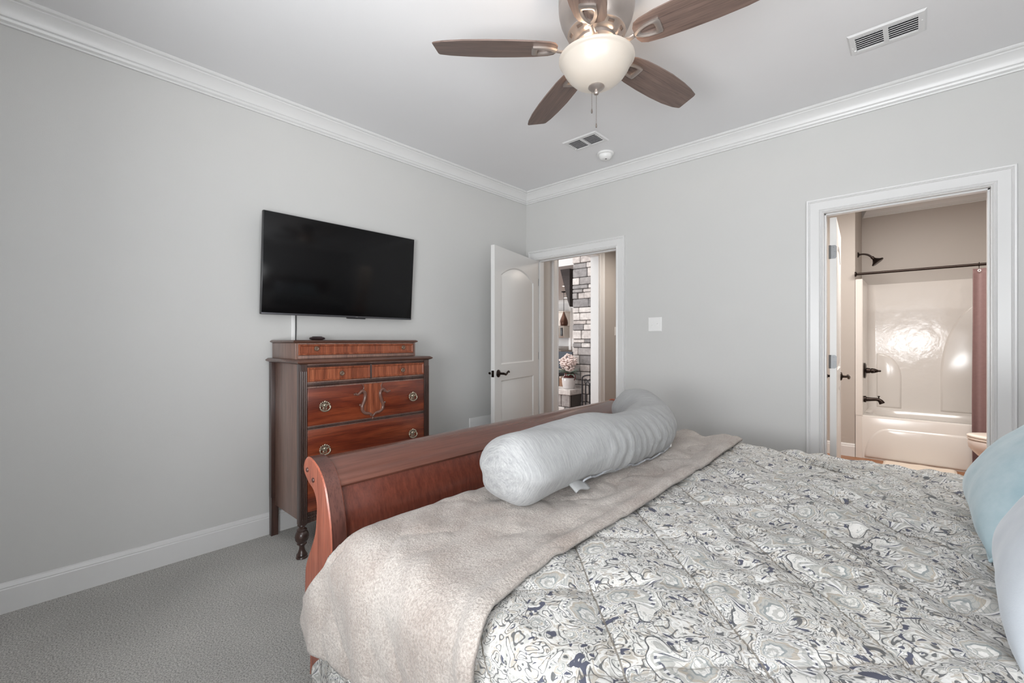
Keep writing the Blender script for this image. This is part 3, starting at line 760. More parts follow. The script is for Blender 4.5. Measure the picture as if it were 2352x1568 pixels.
# carved scroll with its striped shield
cy = -2.058-DY; X0 = XF+.008
sh = [(-.068, .949), (-.062, .935), (-.058, .92), (-.064, .90), (-.052, .885), (-.047, .86), (-.055, .83), (-.064, .80), (-.052, .775), (-.03, .765), (0, .757)]
sh = sh + [(-u, v) for u, v in sh[-2::-1]]
m = MB(); m.prism(sh, lambda u, v, w: Vector((X0+w, cy+u, v)), -.002, .004); m.build('shield', 'stripe', d_carved, 30)
m = MB()
for s in (-1, 1):
    cur = [(-.118, .893), (-.102, .888), (-.087, .897), (-.074, .908), (-.060, .903), (-.052, .887), (-.053, .862), (-.062, .836), (-.072, .812), (-.068, .785), (-.048, .768), (-.026, .765), (-.010, .756), (0, .742)]
    P = [Vector((X0+.004, cy+u*s, v)) for u, v in cur]
    Q = []
    for i in range(len(P)-1):
        for k in range(4):
            p0, p1, p2, p3 = P[max(i-1, 0)], P[i], P[i+1], P[min(i+2, len(P)-1)]; t = k/4
            Q.append(.5*((2*p1)+(p2-p0)*t+(2*p0-5*p1+4*p2-p3)*t*t+(3*p1-p0-3*p2+p3)*t**3))
    m.tube(Q, lambda t: .0058+.005*math.sin(PI*t)**.7, 8)
    m.tube([(X0+.003, cy+u*s, v) for u, v in ((-.072, .948), (-.061, .938), (-.059, .926), (-.066, .915), (-.074, .908))], .0038, 8)
    for u, v, r in ((-.122, .892, .006), (-.112, .898, .004), (-.080, .895, .006), (-.085, .823, .007), (-.079, .815, .006), (-.058, .772, .008), (-.036, .762, .007), (-.014, .752, .006)): m.ball((X0+.004, cy+u*s, v), r, (.8, 1, 1), 8, 6)
m.ball((X0+.004, cy, .733), .007, (.8, .8, 1.4), 8, 6)
m.build('carved_scroll', 'knobwood' if False else plain('carved_wood', (.17, .085, .064, 1), .22, var=.3, scale=60), d_carved, 60)

sb = thing('streaming_box', 'small dark rounded box lying on top of the chest below the television', 'media box', (.17, -2.262, 1.2215))
m = MB(); m.lathe([(0, 0), (.030, 0), (.044, .005), (.048, .012), (.044, .018), (.036, .020), (0, .020)], seg=32); m.build('case', 'darkbox', sb, 50)
m = MB(); m.lathe([(0, .0200), (.030, .0200), (.031, .022), (.028, .0235), (0, .0235)], seg=28); m.build('lid', 'black', sb, 50)

# ------------------------------------------------------------------ sleigh bed
BY0, BY1 = -2.87, -.785
bed = thing('sleigh_bed', 'cherry wood sleigh bed with curled footboard in front of the chest', 'bed', (1.55, (BY0+BY1)/2, 0))
BL = Vector(bed.location)
PR = [(1.487, .823), (1.523, .819), (1.571, .797), (1.610, .757), (1.634, .704), (1.652, .642), (1.658, .592), (1.660, .50), (1.660, 0)]
PLft = [(1.510, 0), (1.502, .13), (1.502, .208), (1.481, .254), (1.462, .330), (1.463, .414), (1.470, .451), (1.497, .500), (1.539, .574), (1.552, .639), (1.552, .683), (1.530, .717), (1.490, .736), (1.458, .762), (1.450, .785), (1.464, .812)]
def smooth_poly(p, n=3):
    out = []; L = len(p)
    for i in range(L):
        p0, p1, p2, p3 = (Vector(p[j % L]) for j in (i-1, i, i+1, i+2))
        for k in range(n):
            t = k/n; q = .5*((2*p1)+(p2-p0)*t+(2*p0-5*p1+4*p2-p3)*t*t+(3*p1-p0-3*p2+p3)*t**3); out.append((q.x, q.y))
    return out
prof_post = smooth_poly(PLft + PR, 3)[:-3][2:]
fbp = bpy.data.objects.new('footboard', None)
def post(name, prof, y0, y1):
    m = MB()
    c = .004
    ip = inset_poly(prof, c)
    lv = [(ip, y0), (prof, y0+c), (prof, y1-c), (ip, y1)]
    rg = [[m.bm.verts.new(Vector((u, y, v))-BL) for u, v in pp] for pp, y in lv]
    n = len(prof)
    for A, B in zip(rg, rg[1:]):
        for i in range(n): m.face((A[i], A[(i+1) % n], B[(i+1) % n], B[i]))
    m.face(rg[0][::-1]); m.face(rg[-1])
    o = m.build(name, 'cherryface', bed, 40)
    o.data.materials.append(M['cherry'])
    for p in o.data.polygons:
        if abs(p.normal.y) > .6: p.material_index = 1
    return o
fp1 = post('footboard_post', prof_post, BY0, BY0+.055)
fp2 = post('footboard_post', prof_post, BY1-.055, BY1)
for px, py in ((705.9, 1078.4), (719.3, 1102.3)):
    MB().ball(at_y(px, py, BY0-.001)-BL, .0085, (1, .6, 1), 14, 10).build('screw_cap', 'cherryface', fp1, 60)
cap = [(1.608, .733), (1.612, .740), (1.606, .752), (1.567, .789), (1.521, .811), (1.487, .815), (1.466, .806), (1.455, .785), (1.462, .764), (1.492, .741), (1.535, .722), (1.552, .705)]
capS = [cap[0], cap[1]] + smooth_poly(cap[2:], 3)[:-2]
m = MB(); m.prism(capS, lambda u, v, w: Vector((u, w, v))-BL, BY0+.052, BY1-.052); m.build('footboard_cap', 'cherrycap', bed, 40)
pan = [(1.560, .725), (1.598, .735), (1.612, .70), (1.628, .655), (1.638, .61), (1.642, .55), (1.642, .25), (1.528, .25), (1.520, .34), (1.520, .44), (1.536, .52), (1.556, .60), (1.562, .66)]
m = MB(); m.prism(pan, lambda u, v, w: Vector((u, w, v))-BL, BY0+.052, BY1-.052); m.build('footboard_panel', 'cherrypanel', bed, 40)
for y in (BY0+.03, BY1-.058):
    MB().box(1.64-BL.x, 3.82-BL.x, y-BL.y, y+.028-BL.y, .24, .42, .004).build('side_rail', 'cherryface', bed, 30)
hb = [(3.82, 0), (3.90, 0), (3.90, .75), (3.915, .95), (3.955, 1.10), (3.985, 1.16), (3.975, 1.22), (3.925, 1.235), (3.88, 1.20), (3.845, 1.05), (3.825, .80)]
for y0, y1 in ((BY0, BY0+.06), (BY1-.06, BY1)): 
    m = MB(); m.prism(hb, lambda u, v, w: Vector((u, w, v))-BL, y0, y1); m.build('headboard_post', 'cherryface', bed, 40)
hp = [(3.833, .3), (3.892, .3), (3.892, .76), (3.908, .95), (3.948, 1.10), (3.972, 1.16), (3.962, 1.21), (3.925, 1.225), (3.89, 1.19), (3.855, 1.05), (3.836, .80)]
m = MB(); m.prism(hp, lambda u, v, w: Vector((u, w, v))-BL, BY0+.058, BY1-.058); m.build('headboard_panel', 'cherrypanel', bed, 40)
m = MB(); m.box(1.80-BL.x, 3.80-BL.x, BY0+.065-BL.y, BY1-.11-BL.y, .28, .615, .05, seg=4); m.build('mattress', plain('mattress_ticking', (.7, .69, .66, 1), .8), bed, 60)

# ------------------------------------------------------------------ comforter
TOPZ = .655; CX0, CX1 = 1.655, 3.80; CYN, CYF = -2.868, -.965
QP = .245; QU0 = -.126; QV0 = -3.887
def fb(x, y, s, seed=0.0): return noise.noise(Vector((x*s+seed, y*s-seed, seed*1.7)))
def puff(x, y):
    u = (x+y)/1.41421; v = (y-x)/1.41421
    u += .010*fb(x, y, 6, 21.0); v += .010*fb(x, y, 6, 33.0)
    a = abs(math.sin(PI*(u-QU0)/QP)); b = abs(math.sin(PI*(v-QV0)/QP))
    h = .017*min(1, a*1.35)**.42+.007*min(1, b*2.2)**.5-.006
    # creases: fine diagonal wrinkles, stronger mid bed
    k = .45+.85*sm(2.2, 2.9, x)*sm(-2.7, -1.9, y)
    w = .017*fb(u*1.0, v*.30, 19, 3.1) + .006*fb(u*.9+.2*v, v*.6, 30, 9.0) + .012*fb(x, y, 4.5, 5.0)
    return h+w*k
def over_edge(s, L, r, drop):
    """profile across the near edge; s<0 past the edge. returns (offset outward, z drop, normal angle)"""
    if s >= 0: return 0.0, 0.0, 0.0
    a = -s/r
    if a < PI/2: return r*math.sin(a), r*(1-math.cos(a)), a
    return r, r+(-s-r*PI/2), PI/2
def comf_pos(x, s):
    """x along the bed, s: 0 at near edge, positive across the top to the far edge"""
    W = CYF-CYN; r = .062
    if s <= W/2: off, dz, a = over_edge(s, 0, r, 0); y = CYN+max(s, 0)-off; n = Vector((0, -math.sin(a), math.cos(a)))
    else: off, dz, a = over_edge(W-s, 0, r, 0); y = CYF-max(W-s, 0)+off; n = Vector((0, math.sin(a), math.cos(a)))
    z = TOPZ-dz
    # foot end slopes down behind the footboard
    fx = max(0, 1.90-x)
    on_top = math.cos(a)
    z -= (fx*fx*3.2)*on_top
    return Vector((x, y, z)), n, a
def comf_surface(x, s, extra=0.0):
    p, n, a = comf_pos(x, s)
    y_eff = CYN+s
    h = puff(x, y_eff)
    if a > .6:
        h = h*.8 + .030*math.sin(x*17+2*math.sin(x*5))*(a/1.57)*sm(-.08, -.45, s if s < 0 else (CYF-CYN)-s)
        h = max(h, -.02)
    return p+n*(h+extra)
S0, S1 = -.60, (CYF-CYN)+.60
def comf_x(u, s):
    # the side drape spreads slightly past the post near the foot, only below the mattress
    x0 = CX0+.125
    e = (-s if s < 0 else s-(CYF-CYN))
    if e > .12: x0 = 1.78-.15*sm(.34, .50, e)
    return x0+(CX1-x0)*u
m = MB()
m.grid(300, 300, lambda i, j: comf_surface(comf_x(i, S0+(S1-S0)*j), S0+(S1-S0)*j), lambda i, j: (comf_x(i, S0+(S1-S0)*j), CYN+S0+(S1-S0)*j))
co = m.build('comforter', 'paisley', None, 180)
tag(co, 'quilted paisley comforter in grey, cream and slate spread over the bed', 'comforter')
sd_ = co.modifiers.new('thick', 'SOLIDIFY'); sd_.thickness = .012; sd_.offset = -1

# ------------------------------------------------------------------ fleece blanket
RB = [(1691, 1019), (1642, 1051), (1549, 1110), (1474, 1161), (1361, 1227), (1268, 1278), (1198, 1330), (1128, 1390), (1090, 1432), (1067, 1484)]
rb = sorted([(p.y, p.x) for p in (at_z(x, y, .685) for x, y in RB)])
def bl_right(s):
    y = CYN+s
    if s >= 0: return interp(rb, y)
    return interp([(-.42, 2.52), (-.2, 2.43), (-.06, 2.415), (0, interp(rb, CYN))], s)
def bl_left(s):
    y = CYN+s
    top = interp([(-2.94, 1.885), (-2.80, 1.85), (-2.6, 1.838), (-2.3, 1.835), (-1.6, 1.90), (-1.2, 1.98), (-.95, 2.03)], y)
    if s >= 0: return top
    return interp([(-.40, 1.70), (-.345, 1.640), (-.24, 1.685), (-.13, 1.775), (-.06, 1.845), (0, top)], s)
BS0, BS1 = -.385, CYF-CYN+.015
def bl_point(i, j):
    s = BS0+(BS1-BS0)*j
    # hem wanders; last rows end along a slanted hem
    xl, xr = bl_left(s), bl_right(s)
    x = xl+(xr-xl)*i
    if s < -.2:
        hem = -.385+.05*math.sin((x-1.63)*6.0)-.02*(x-1.9)
        s = -.2+(s+.2)*((hem+.2)/(BS0+.2))
    e = min(1, (1-i)*(xr-xl)/.05, 1.0)
    # folds running with the right hand border, a soft roll at that border
    d = (xr-x)
    f = .012*math.exp(-((d-.025)/.022)**2)
    f += .010*math.sin(d*30+1.3*math.sin((CYN+s)*3.1))*sm(.03, .10, d)*sm(.60, .16, d)*(.35+.65*sm(-2.7, -1.8, CYN+s))
    f += .009*fb(d*2.2, (CYN+s)*.55, 7, 2.0)+.005*fb(x, CYN+s, 9, 4.4)
    f += .015*sm(-1.25, -1.02, CYN+s)*(.5+.5*math.sin(x*26))
    p, n, a = comf_pos(x, s)
    h = .022+f
    if a > .5:
        k = sm(0, -.3, s)
        h = h*(1-.5*k)+k*(.016*math.sin((x-1.62)*23+s*6)+.012)
    h = max(h, puff(x, CYN+s)+.006)
    q = p+n*h
    return q
m = MB(); m.grid(170, 230, bl_point)
bk = m.build('fleece_blanket', 'fleece', None, 180)
tag(bk, 'taupe fleece throw blanket folded across the foot of the bed', 'blanket')
so = bk.modifiers.new('thick', 'SOLIDIFY'); so.thickness = .014; so.offset = 1

# ------------------------------------------------------------------ long body pillow
def catmull(P, n):
    P = [Vector(p) for p in P]; Q = []
    for i in range(len(P)-1):
        p0, p1, p2, p3 = P[max(i-1, 0)], P[i], P[i+1], P[min(i+2, len(P)-1)]
        for k in range(n):
            t = k/n; Q.append(.5*((2*p1)+(p2-p0)*t+(2*p0-5*p1+4*p2-p3)*t*t+(3*p1-p0-3*p2+p3)*t**3))
    Q.append(P[-1]); return Q
BPX = [(2.050, -2.53, .798), (2.055, -2.32, .803), (2.055, -2.06, .806), (2.06, -1.80, .786), (2.05, -1.55, .782), (2.00, -1.36, .788), (1.915, -1.23, .803), (1.82, -1.15, .818), (1.74, -1.10, .818)]
def body_pillow():
    Q = catmull(BPX, 14); n = len(Q); seg = 56
    rs = [0]
    for a, b in zip(Q, Q[1:]): rs.append(rs[-1]+(b-a).length)
    L = rs[-1]; m = MB(); rings = []; uvs = []
    for i, p in enumerate(Q):
        t = (Q[min(i+1, n-1)]-Q[max(i-1, 0)]).normalized(); side = t.cross(Vector((0, 0, 1))).normalized(); up = side.cross(t).normalized()
        l = rs[i]; e0 = min(1, l/.115); e1 = min(1, (L-l)/.13)
        cap = (1-(1-min(e0, e1))**2.6)**.42 if min(e0, e1) < 1 else 1
        R = .128-.006*math.exp(-((l-.30)/.12)**2)+.006*math.exp(-((l-.55)/.15)**2)-.006*math.exp(-((l-.85)/.12)**2)+.008*sm(1.2, 1.5, l)
        ring = []
        for k in range(seg):
            a = 2*PI*k/seg; c, s_ = math.cos(a), math.sin(a)
            # gathers between mid length and the bend, on the camera side
            g = sm(.35, .6, l)*sm(1.30, 1.0, l)
            w = .0085*g*math.sin(l*95+3.2*fb(l*6, a*1.1, 1, 1.0)+1.1*math.sin(a*1.2))*max(0, math.cos(a+.15))**1.5*(.4+.6*(.5+.5*fb(l*9, a, 1.3, 4.0)))
            w += .006*fb(l*5, a*1.2, 1.8, 6.0)+.005*math.sin(a*9+l*6)*(1-cap)
            w += .006*math.sin(a*5+l*14)*sm(.30, .08, l)
            r = R*cap+w*cap**.5
            flat = .93 if s_ > 0 else .86
            q = p+side*(r*1.06*c)+up*(r*flat*s_)
            ring.append(m.bm.verts.new(q))
        rings.append(ring); uvs.append(l)
    uvl = m.bm.loops.layers.uv.verify()
    for i in range(n-1):
        for k in range(seg):
            k2 = (k+1) % seg
            f = m.face((rings[i][k], rings[i][k2], rings[i+1][k2], rings[i+1][k]))
            if f:
                for lp, (a, b) in zip(f.loops, ((uvs[i], k), (uvs[i], k+1), (uvs[i+1], k+1), (uvs[i+1], k))): lp[uvl].uv = (a, b*.013)
    m.face(rings[0][::-1]); m.face(rings[-1]); bmesh.ops.remove_doubles(m.bm, verts=m.bm.verts, dist=1e-4)
    return m
bp = body_pillow().build('body_pillow', 'heather', None, 180)
tag(bp, 'long heather grey body pillow curled over the far end of the footboard', 'pillow')
zp = MB(); Z = []
for k in range(60):
    t = k/59; q = catmull(BPX, 14); i = int(20+t*42)
    p = q[i]; tt = (q[i+1]-q[i-1]).normalized(); side = tt.cross(Vector((0, 0, 1))).normalized(); a = -.66+.07*math.sin(t*34)
    Z.append(p+side*(.1385*math.cos(a))+Vector((0, 0, .121*math.sin(a))))
zp.tube(Z, .0035, 6); zp.build('zipper', plain('zip_grey', (.30, .31, .33, 1), .5), bp, 60)
m = MB(); q = Z[-1]; m.box(q.x-.004, q.x+.006, q.y-.012, q.y+.012, q.z-.004, q.z+.014, .002); m.build('care_tag', 'plastic', bp, 30)
m = MB(); q = Z[0]
m.grid(8, 6, lambda i, j: q+Vector((-.012+.032*j, -.07+.085*i, .006-.022*j+.006*math.sin(i*5)))); o_ = m.build('seam_flap', 'heather', bp, 180); o_.modifiers.new('t', 'SOLIDIFY').thickness = .006

# ------------------------------------------------------------------ throw pillows at the head
def cushion(name, mat, label, loc, size, thick, rot, group=None):
    n = 40; m = MB()
    def pt(u, v, sgn):
        a, b = 2*u-1, 2*v-1
        w = max(0, (1-abs(a)**3.0))*max(0, (1-abs(b)**3.0))
        x = a*size[0]/2*(1-.06*(1-b*b) if False else 1-.05*(1-abs(b))); y = b*size[1]/2*(1-.05*(1-abs(a)))
        h = sgn*thick/2*(w**.48)
        h += .006*fb(a*1.3+5*sgn, b*1.3, 2.2, 8.0)*w**.3
        return Vector((x, y, h))
    A = m.grid(n, n, lambda i, j: pt(i, j, 1)); B = m.grid(n, n, lambda i, j: pt(i, j, -1))
    bmesh.ops.remove_doubles(m.bm, verts=m.bm.verts, dist=1e-4)
    root = m.build(name, mat, None, 180); root.location = loc; root.rotation_euler = rot
    tag(root, label, 'pillow', group)
    edge = []
    for k in range(120):
        q = k/120*4; s_ = int(q); f = q-s_
        u, v = [(f, 0), (1, f), (1-f, 1), (0, 1-f)][s_]; edge.append(pt(u, v, 0))
    MB().tube(edge, .0045, 6, closed=True).build('seam', mat, root, 60)
    return root
cushion('throw_pillow', 'teal', 'aqua velvet throw pillow leaning at the head of the bed nearest the bathroom', (3.337, -1.60, .868), (.54, .58, ), .26, (0, math.radians(-47), 0))
cushion('throw_pillow', 'paleblue', 'pale blue grey velvet throw pillow leaning in front of the aqua one', (3.345, -2.155, .862), (.54, .58), .28, (0, math.radians(-50), math.radians(-4)))

# ------------------------------------------------------------------ ceiling fan
FC = Vector((2.022, -1.897, 0))
fan = thing('ceiling_fan', 'five blade ceiling fan with brown blades and a lit frosted bowl', 'ceiling fan', (FC.x, FC.y, ZC))
def zl(z): return z-ZC
hs = [(.0, ZC-.001), (.118, ZC-.001), (.150, 2.712), (.158, 2.68), (.1585, 2.632), (.155, 2.622), (.158, 2.618), (.156, 2.598), (.148, 2.565), (.130, 2.525), (.121, 2.513), (.121, 2.508), (.114, 2.505), (.100, 2.492), (.090, 2.484), (0, 2.484)]
MB().lathe([(r, zl(z)) for r, z in hs[::-1]], seg=56).build('motor_housing', 'fanmetal', fan, 40)
hs = [(0, 2.486), (.082, 2.486), (.084, 2.470), (.074, 2.462), (.066, 2.455), (.066, 2.428), (.070, 2.420), (.074, 2.412), (.070, 2.404), (0, 2.404)]
MB().lathe([(r, zl(z)) for r, z in hs[::-1]], seg=48).build('light_kit_collar', 'fanmetal', fan, 40)
M['slot'] = plain('slot_metal', (.13, .10, .085, 1), .5, .4)
for k in range(10):
    m = MB(); a = 2*PI*k/10+.2; R = Matrix.Translation((.1065*math.cos(a), .1065*math.sin(a), zl(2.4985))) @ Matrix.Rotation(a, 4, 'Z') @ Matrix.Rotation(math.radians(-42), 4, 'Y')
    m.box(-.0055, .0055, -.013, .013, -.0016, .0016, .0005, R); m.build('vent_slot', 'slot', fan, 40)
bo = [(.150, 2.407), (.157, 2.405), (.1575, 2.399), (.153, 2.394), (.149, 2.392), (.146, 2.386), (.143, 2.378), (.134, 2.358), (.119, 2.336), (.098, 2.315), (.072, 2.300), (.042, 2.291), (.015, 2.288), (.0, 2.288)]
MB().lathe([(r, zl(z)) for r, z in bo], seg=64).build('glass_bowl', 'bowl', fan, 60)
fi = [(0, 2.288), (.033, 2.289), (.034, 2.285), (.026, 2.278), (.013, 2.274), (.009, 2.272), (.0105, 2.268), (.0115, 2.262), (.009, 2.257), (0, 2.256)]
MB().lathe([(r, zl(z)) for r, z in fi[::-1]], seg=28).build('finial', 'fanmetal', fan, 50)
def chain(u, zt, zb):
    off = Rv*u; m = MB(); z = zt
    while z > zb: m.ball((off.x, off.y, zl(z)), .0016, (1, 1, 1), 6, 4); z -= .0042
    m.tube([(off.x, off.y, zl(zt)), (off.x, off.y, zl(zb))], .0005, 5)
    m.lathe([(0, zl(zb-.018)), (.0032, zl(zb-.017)), (.0036, zl(zb-.009)), (.002, zl(zb)), (0, zl(zb))], (off.x, off.y, 0), 10)
    m.build('pull_chain', 'chain', fan, 60)
chain(-.019, 2.285, 2.195); chain(.0, 2.258, 2.135)
bo_up = [(.165, .030), (.176, .052), (.20, .064), (.26, .071), (.36, .077), (.46, .079), (.56, .076), (.64, .066), (.678, .056), (.684, .050)]
bo_lo = [(.672, -.040), (.666, -.050), (.62, -.060), (.54, -.070), (.44, -.076), (.34, -.074), (.26, -.069), (.20, -.060), (.176, -.048), (.165, -.026)]
outl = bo_up+bo_lo
def blade(ang):
    R = Matrix.Rotation(ang, 4, 'Z') @ Matrix.Translation((0, 0, zl(2.447))) @ Matrix.Rotation(math.radians(-11), 4, 'X')
    b = bpy.data.objects.new('tmp', None); bpy.data.objects.remove(b)
    m = MB(); m.prism(outl, lambda u, v, w: Vector((u, v, w)), -.003, .003)
    es = [e for e in m.bm.edges if abs(e.verts[0].co.z-e.verts[1].co.z) < 1e-6]
    bmesh.ops.bevel(m.bm, geom=es, offset=.0015, segments=2, affect='EDGES')
    o = m.build('blade', 'blade', fan, 40); o.matrix_local = R
    m = MB()
    tear = [(.158, 0), (.172, .012), (.19, .023), (.215, .031), (.245, .034), (.268, .033), (.272, .026), (.273, 0), (.272, -.026), (.268, -.033), (.245, -.034), (.215, -.031), (.19, -.023), (.172, -.012)]
    inn = [(.186, 0), (.194, .009), (.206, .015), (.222, .019), (.240, .021), (.247, .019), (.249, .013), (.250, 0), (.249, -.013), (.247, -.019), (.240, -.021), (.222, -.019), (.206, -.015), (.194, -.009)]
    z0, z1, z2 = -.003, -.015, -.011
    mid = [((a+c)/2, (b+d)/2) for (a, b), (c, d) in zip(tear, inn)]
    rg = [[m.bm.verts.new((u, v, z)) for u, v in pp] for pp, z in ((tear, z0), (tear, z2), (mid, z1), (inn, z2), (inn, z0))]
    for A, B in zip(rg, rg[1:]):
        for i in range(14): m.face((A[i], A[(i+1) % 14], B[(i+1) % 14], B[i]))
    m.tube([(.070, 0, .018), (.095, 0, .012), (.12, .004, -.008), (.145, .003, -.012), (.165, 0, -.009)], lambda t: .013-.003*t, 10, flat=.55)
    q = m.build('blade_iron', 'fanmetal', fan, 40); q.matrix_local = Matrix.Rotation(ang, 4, 'Z') @ Matrix.Translation((0, 0, zl(2.447))) @ Matrix.Rotation(math.radians(-11), 4, 'X')
for k in range(5): blade(math.radians(223-72*k))
for k in range(3):
    point('fan_bulb', (FC.x+.095*math.cos(k*2.094+.4), FC.y+.095*math.sin(k*2.094+.4), 2.404), 6.0, (1.0, .74, .52), .022)

# ------------------------------------------------------------------ bathroom
TY0, TY1, TX0, TX1 = 2.33, 3.06, 2.541, 4.06
BXL = 1.55
def sbox(name, mat, label, cat, *boxes, bev=0.0, smooth=30):
    m = MB()
    for b in boxes: m.box(*b, bev)
    return struct(m, name, mat, label, cat, smooth=smooth)
sbox('floor_bath', 'woodfloor', 'brown wood floor of the bathroom', 'floor', (BXL, TX1, 0.0, TY1+.05, -.1, -.001))
sbox('ceiling_bath', 'ceiling', 'bathroom ceiling', 'ceiling', (BXL, TX1+.12, WT, TY1+.2, ZC, ZC+.1))
sbox('wall_bath_left', 'bathwall', 'taupe bathroom wall beside the open door', 'wall', (BXL-.1, BXL, WT, TY0+.1, 0, ZC))
sbox('wall_bath_wing', 'bathwall', 'taupe wing wall at the end of the tub', 'wall', (BXL, TX0, TY0, TY1+.14, 0, ZC))
sbox('wall_bath_back', 'bathwall', 'taupe wall above the tub surround', 'wall', (TX0, TX1, TY1+.03, TY1+.14, 0, ZC))
sbox('wall_bath_right', 'bathwall', 'taupe bathroom wall behind the toilet', 'wall', (TX1, TX1+.12, WT, TY1+.14, 0, ZC))
sbox('wall_bath_front', 'bathwall', 'taupe bathroom side of the doorway wall', 'wall', (BXL, BD[0]-.09, WT+.001, WT+.006, 0, ZC), (BD[1]+.09, TX1, WT+.001, WT+.006, 0, ZC), (BD[0]-.09, BD[1]+.09, WT+.001, WT+.006, BD[2]+.09, ZC))
SC = [(d*.85, h*.85) for d, h in CROWN]
struct(wall_run((TX0, TY1+.03), (TX1, TY1+.03), (0, -1), SC, ZC), 'trim_9', 'trim', 'white crown moulding above the tub', 'moulding', smooth=22)
struct(wall_run((BXL, TY0), (TX0, TY0), (0, -1), BASE, 0, True, False), 'baseboard_bath', 'trim', 'white baseboard on the wing wall beside the tub', 'baseboard', smooth=22)
tub = thing('bathtub', 'white acrylic tub and shower surround seen through the bathroom doorway', 'bathtub', (TX0, TY0, 0))
TL = Vector(tub.location)
SH = 1.857
# apron, rim and basin
m = MB(); RZ = .440
N = 72
x0, x1, y0, y1 = TX0+.004, TX1-.004, TY0, TY1+.026
cxm, cym = (x0+.07+x1-.03)/2, (y0+y1)/2+.012
def rect_pt(a):
    dx, dy = math.cos(a), math.sin(a); hx, hy = (x1-x0)/2, (y1-y0)/2
    k = min(hx/abs(dx) if abs(dx) > 1e-6 else 9, hy/abs(dy) if abs(dy) > 1e-6 else 9); return (x0+x1)/2+dx*k, (y0+y1)/2+dy*k
def sup(a, rx, ry, p=4.5):
    c, s_ = math.cos(a), math.sin(a); return cxm+rx*math.copysign(abs(c)**(2/p), c), cym+ry*math.copysign(abs(s_)**(2/p), s_)
lv = []
hx, hy = (x1-x0)/2, (y1-y0)/2
angs = []
for k in range(N):
    q = 4*k/N; s_ = int(q); f = q-s_
    c4 = [(-1, -1), (1, -1), (1, 1), (-1, 1)]
    a, b = c4[s_], c4[(s_+1) % 4]; angs.append((a[0]+(b[0]-a[0])*f, a[1]+(b[1]-a[1])*f))
def ring_outer(z, o=0.0): return [m.bm.verts.new(Vector(((x0+x1)/2+u*(hx-o), (y0+y1)/2+v*(hy-o), z))-TL) for u, v in angs]
def ring_in(z, ix, iy):
    out = []
    for u, v in angs:
        a = math.atan2(v, u); X, Y = sup(a, hx-ix, hy-iy); out.append(m.bm.verts.new(Vector((X, Y, z))-TL))
    return out
rg = [ring_outer(0), ring_outer(RZ-.02), ring_outer(RZ-.004, .004), ring_outer(RZ, .014), ring_in(RZ+.001, .085, .075), ring_in(RZ-.008, .095, .085), ring_in(RZ-.10, .115, .10), ring_in(.14, .17, .15), ring_in(.10, .25, .21)]
for A, B in zip(rg, rg[1:]):
    for i in range(N): m.face((A[i], A[(i+1) % N], B[(i+1) % N], B[i]))
m.face(rg[-1])
m.build('tub_basin', 'fixture', tub, 50)
# embossed apron panel
pts = [(TX0+.075, .012)] + [(TX0+.075+.20*(1-math.cos(PI/2*k/12)), .012+.318*math.sin(PI/2*k/12)) for k in range(1, 13)] + [(TX1-.28, .335), (TX1-.075, .012)]
m = MB(); lo = [m.bm.verts.new(Vector((u, TY0+.001, v))-TL) for u, v in pts]; mi = [m.bm.verts.new(Vector((u, TY0-.010, v))-TL) for u, v in inset_poly(pts, .012)]
hi = [m.bm.verts.new(Vector((u, TY0-.013, v))-TL) for u, v in inset_poly(pts, .022)]; n = len(pts)
for A, B in ((lo, mi), (mi, hi)):
    for i in range(n): m.face((A[i], A[(i+1) % n], B[(i+1) % n], B[i]))
m.face(hi); m.build('apron_panel', 'fixture', tub, 60)
# surround: front flange, side wall, curved inside corners, back wall
def surround_profile(off=0.0):
    r = .07; P = [(TX0+.003, TY0-.008), (TX0+.055, TY0-.008), (TX0+.062, TY0)]
    P += [(TX0+.062, TY1-r)] + [(TX0+.062+r-r*math.cos(PI/2*k/8), TY1-r+r*math.sin(PI/2*k/8)) for k in range(1, 9)]
    P += [(TX1-.062-r, TY1)] + [(TX1-.062-r+r*math.sin(PI/2*k/8), TY1-r+r*math.cos(PI/2*k/8)) for k in range(1, 9)]
    P += [(TX1-.062, TY0), (TX1-.055, TY0-.008), (TX1-.003, TY0-.008), (TX1-.003, TY1+.027), (TX0+.003, TY1+.027)]
    return P
m = MB(); P = surround_profile(); n = len(P)
lo = [m.bm.verts.new(Vector((u, v, RZ-.002))-TL) for u, v in P]; hi = [m.bm.verts.new(Vector((u, v, SH))-TL) for u, v in P]
for i in range(n): m.face((lo[i], lo[(i+1) % n], hi[(i+1) % n], hi[i]))
m.face(hi)
m.box(*(q for q in (0.004, .058, -.008, .0, 0, RZ)))
bmesh.ops.recalc_face_normals(m.bm, faces=m.bm.faces)
def _surround_mat():
    t = NT('acrylic_surround', .11); t.color((.70, .665, .63, 1)); co_ = t.coord(); t.bump(t.noise(co_, 5.5, 4, .55), .10, .03); return t.m
M['surround'] = _surround_mat()
m.build('surround_wall', 'surround', tub, 40)
def arch_panel(name, pts):
    m = MB(); ip1, ip2 = inset_poly(pts, .010), inset_poly(pts, .022)
    a, b, c = [[m.bm.verts.new(Vector((u, TY1-d, v))-TL) for u, v in pp] for pp, d in ((pts, -.001), (ip1, .011), (ip2, .014))]; n = len(pts)
    for A, B in ((a, b), (b, c)):
        for i in range(n): m.face((A[i], A[(i+1) % n], B[(i+1) % n], B[i]))
    m.face(c); m.build(name, 'fixture', tub, 60)
q = [(TX0+.135, .458), (2.893, .458)] + [(2.893-.19*(1-math.cos(PI/2*k/14)), .80+.27*math.sin(PI/2*k/14)) for k in range(15)] + [(TX0+.135, 1.072)]
arch_panel('arched_panel', q)
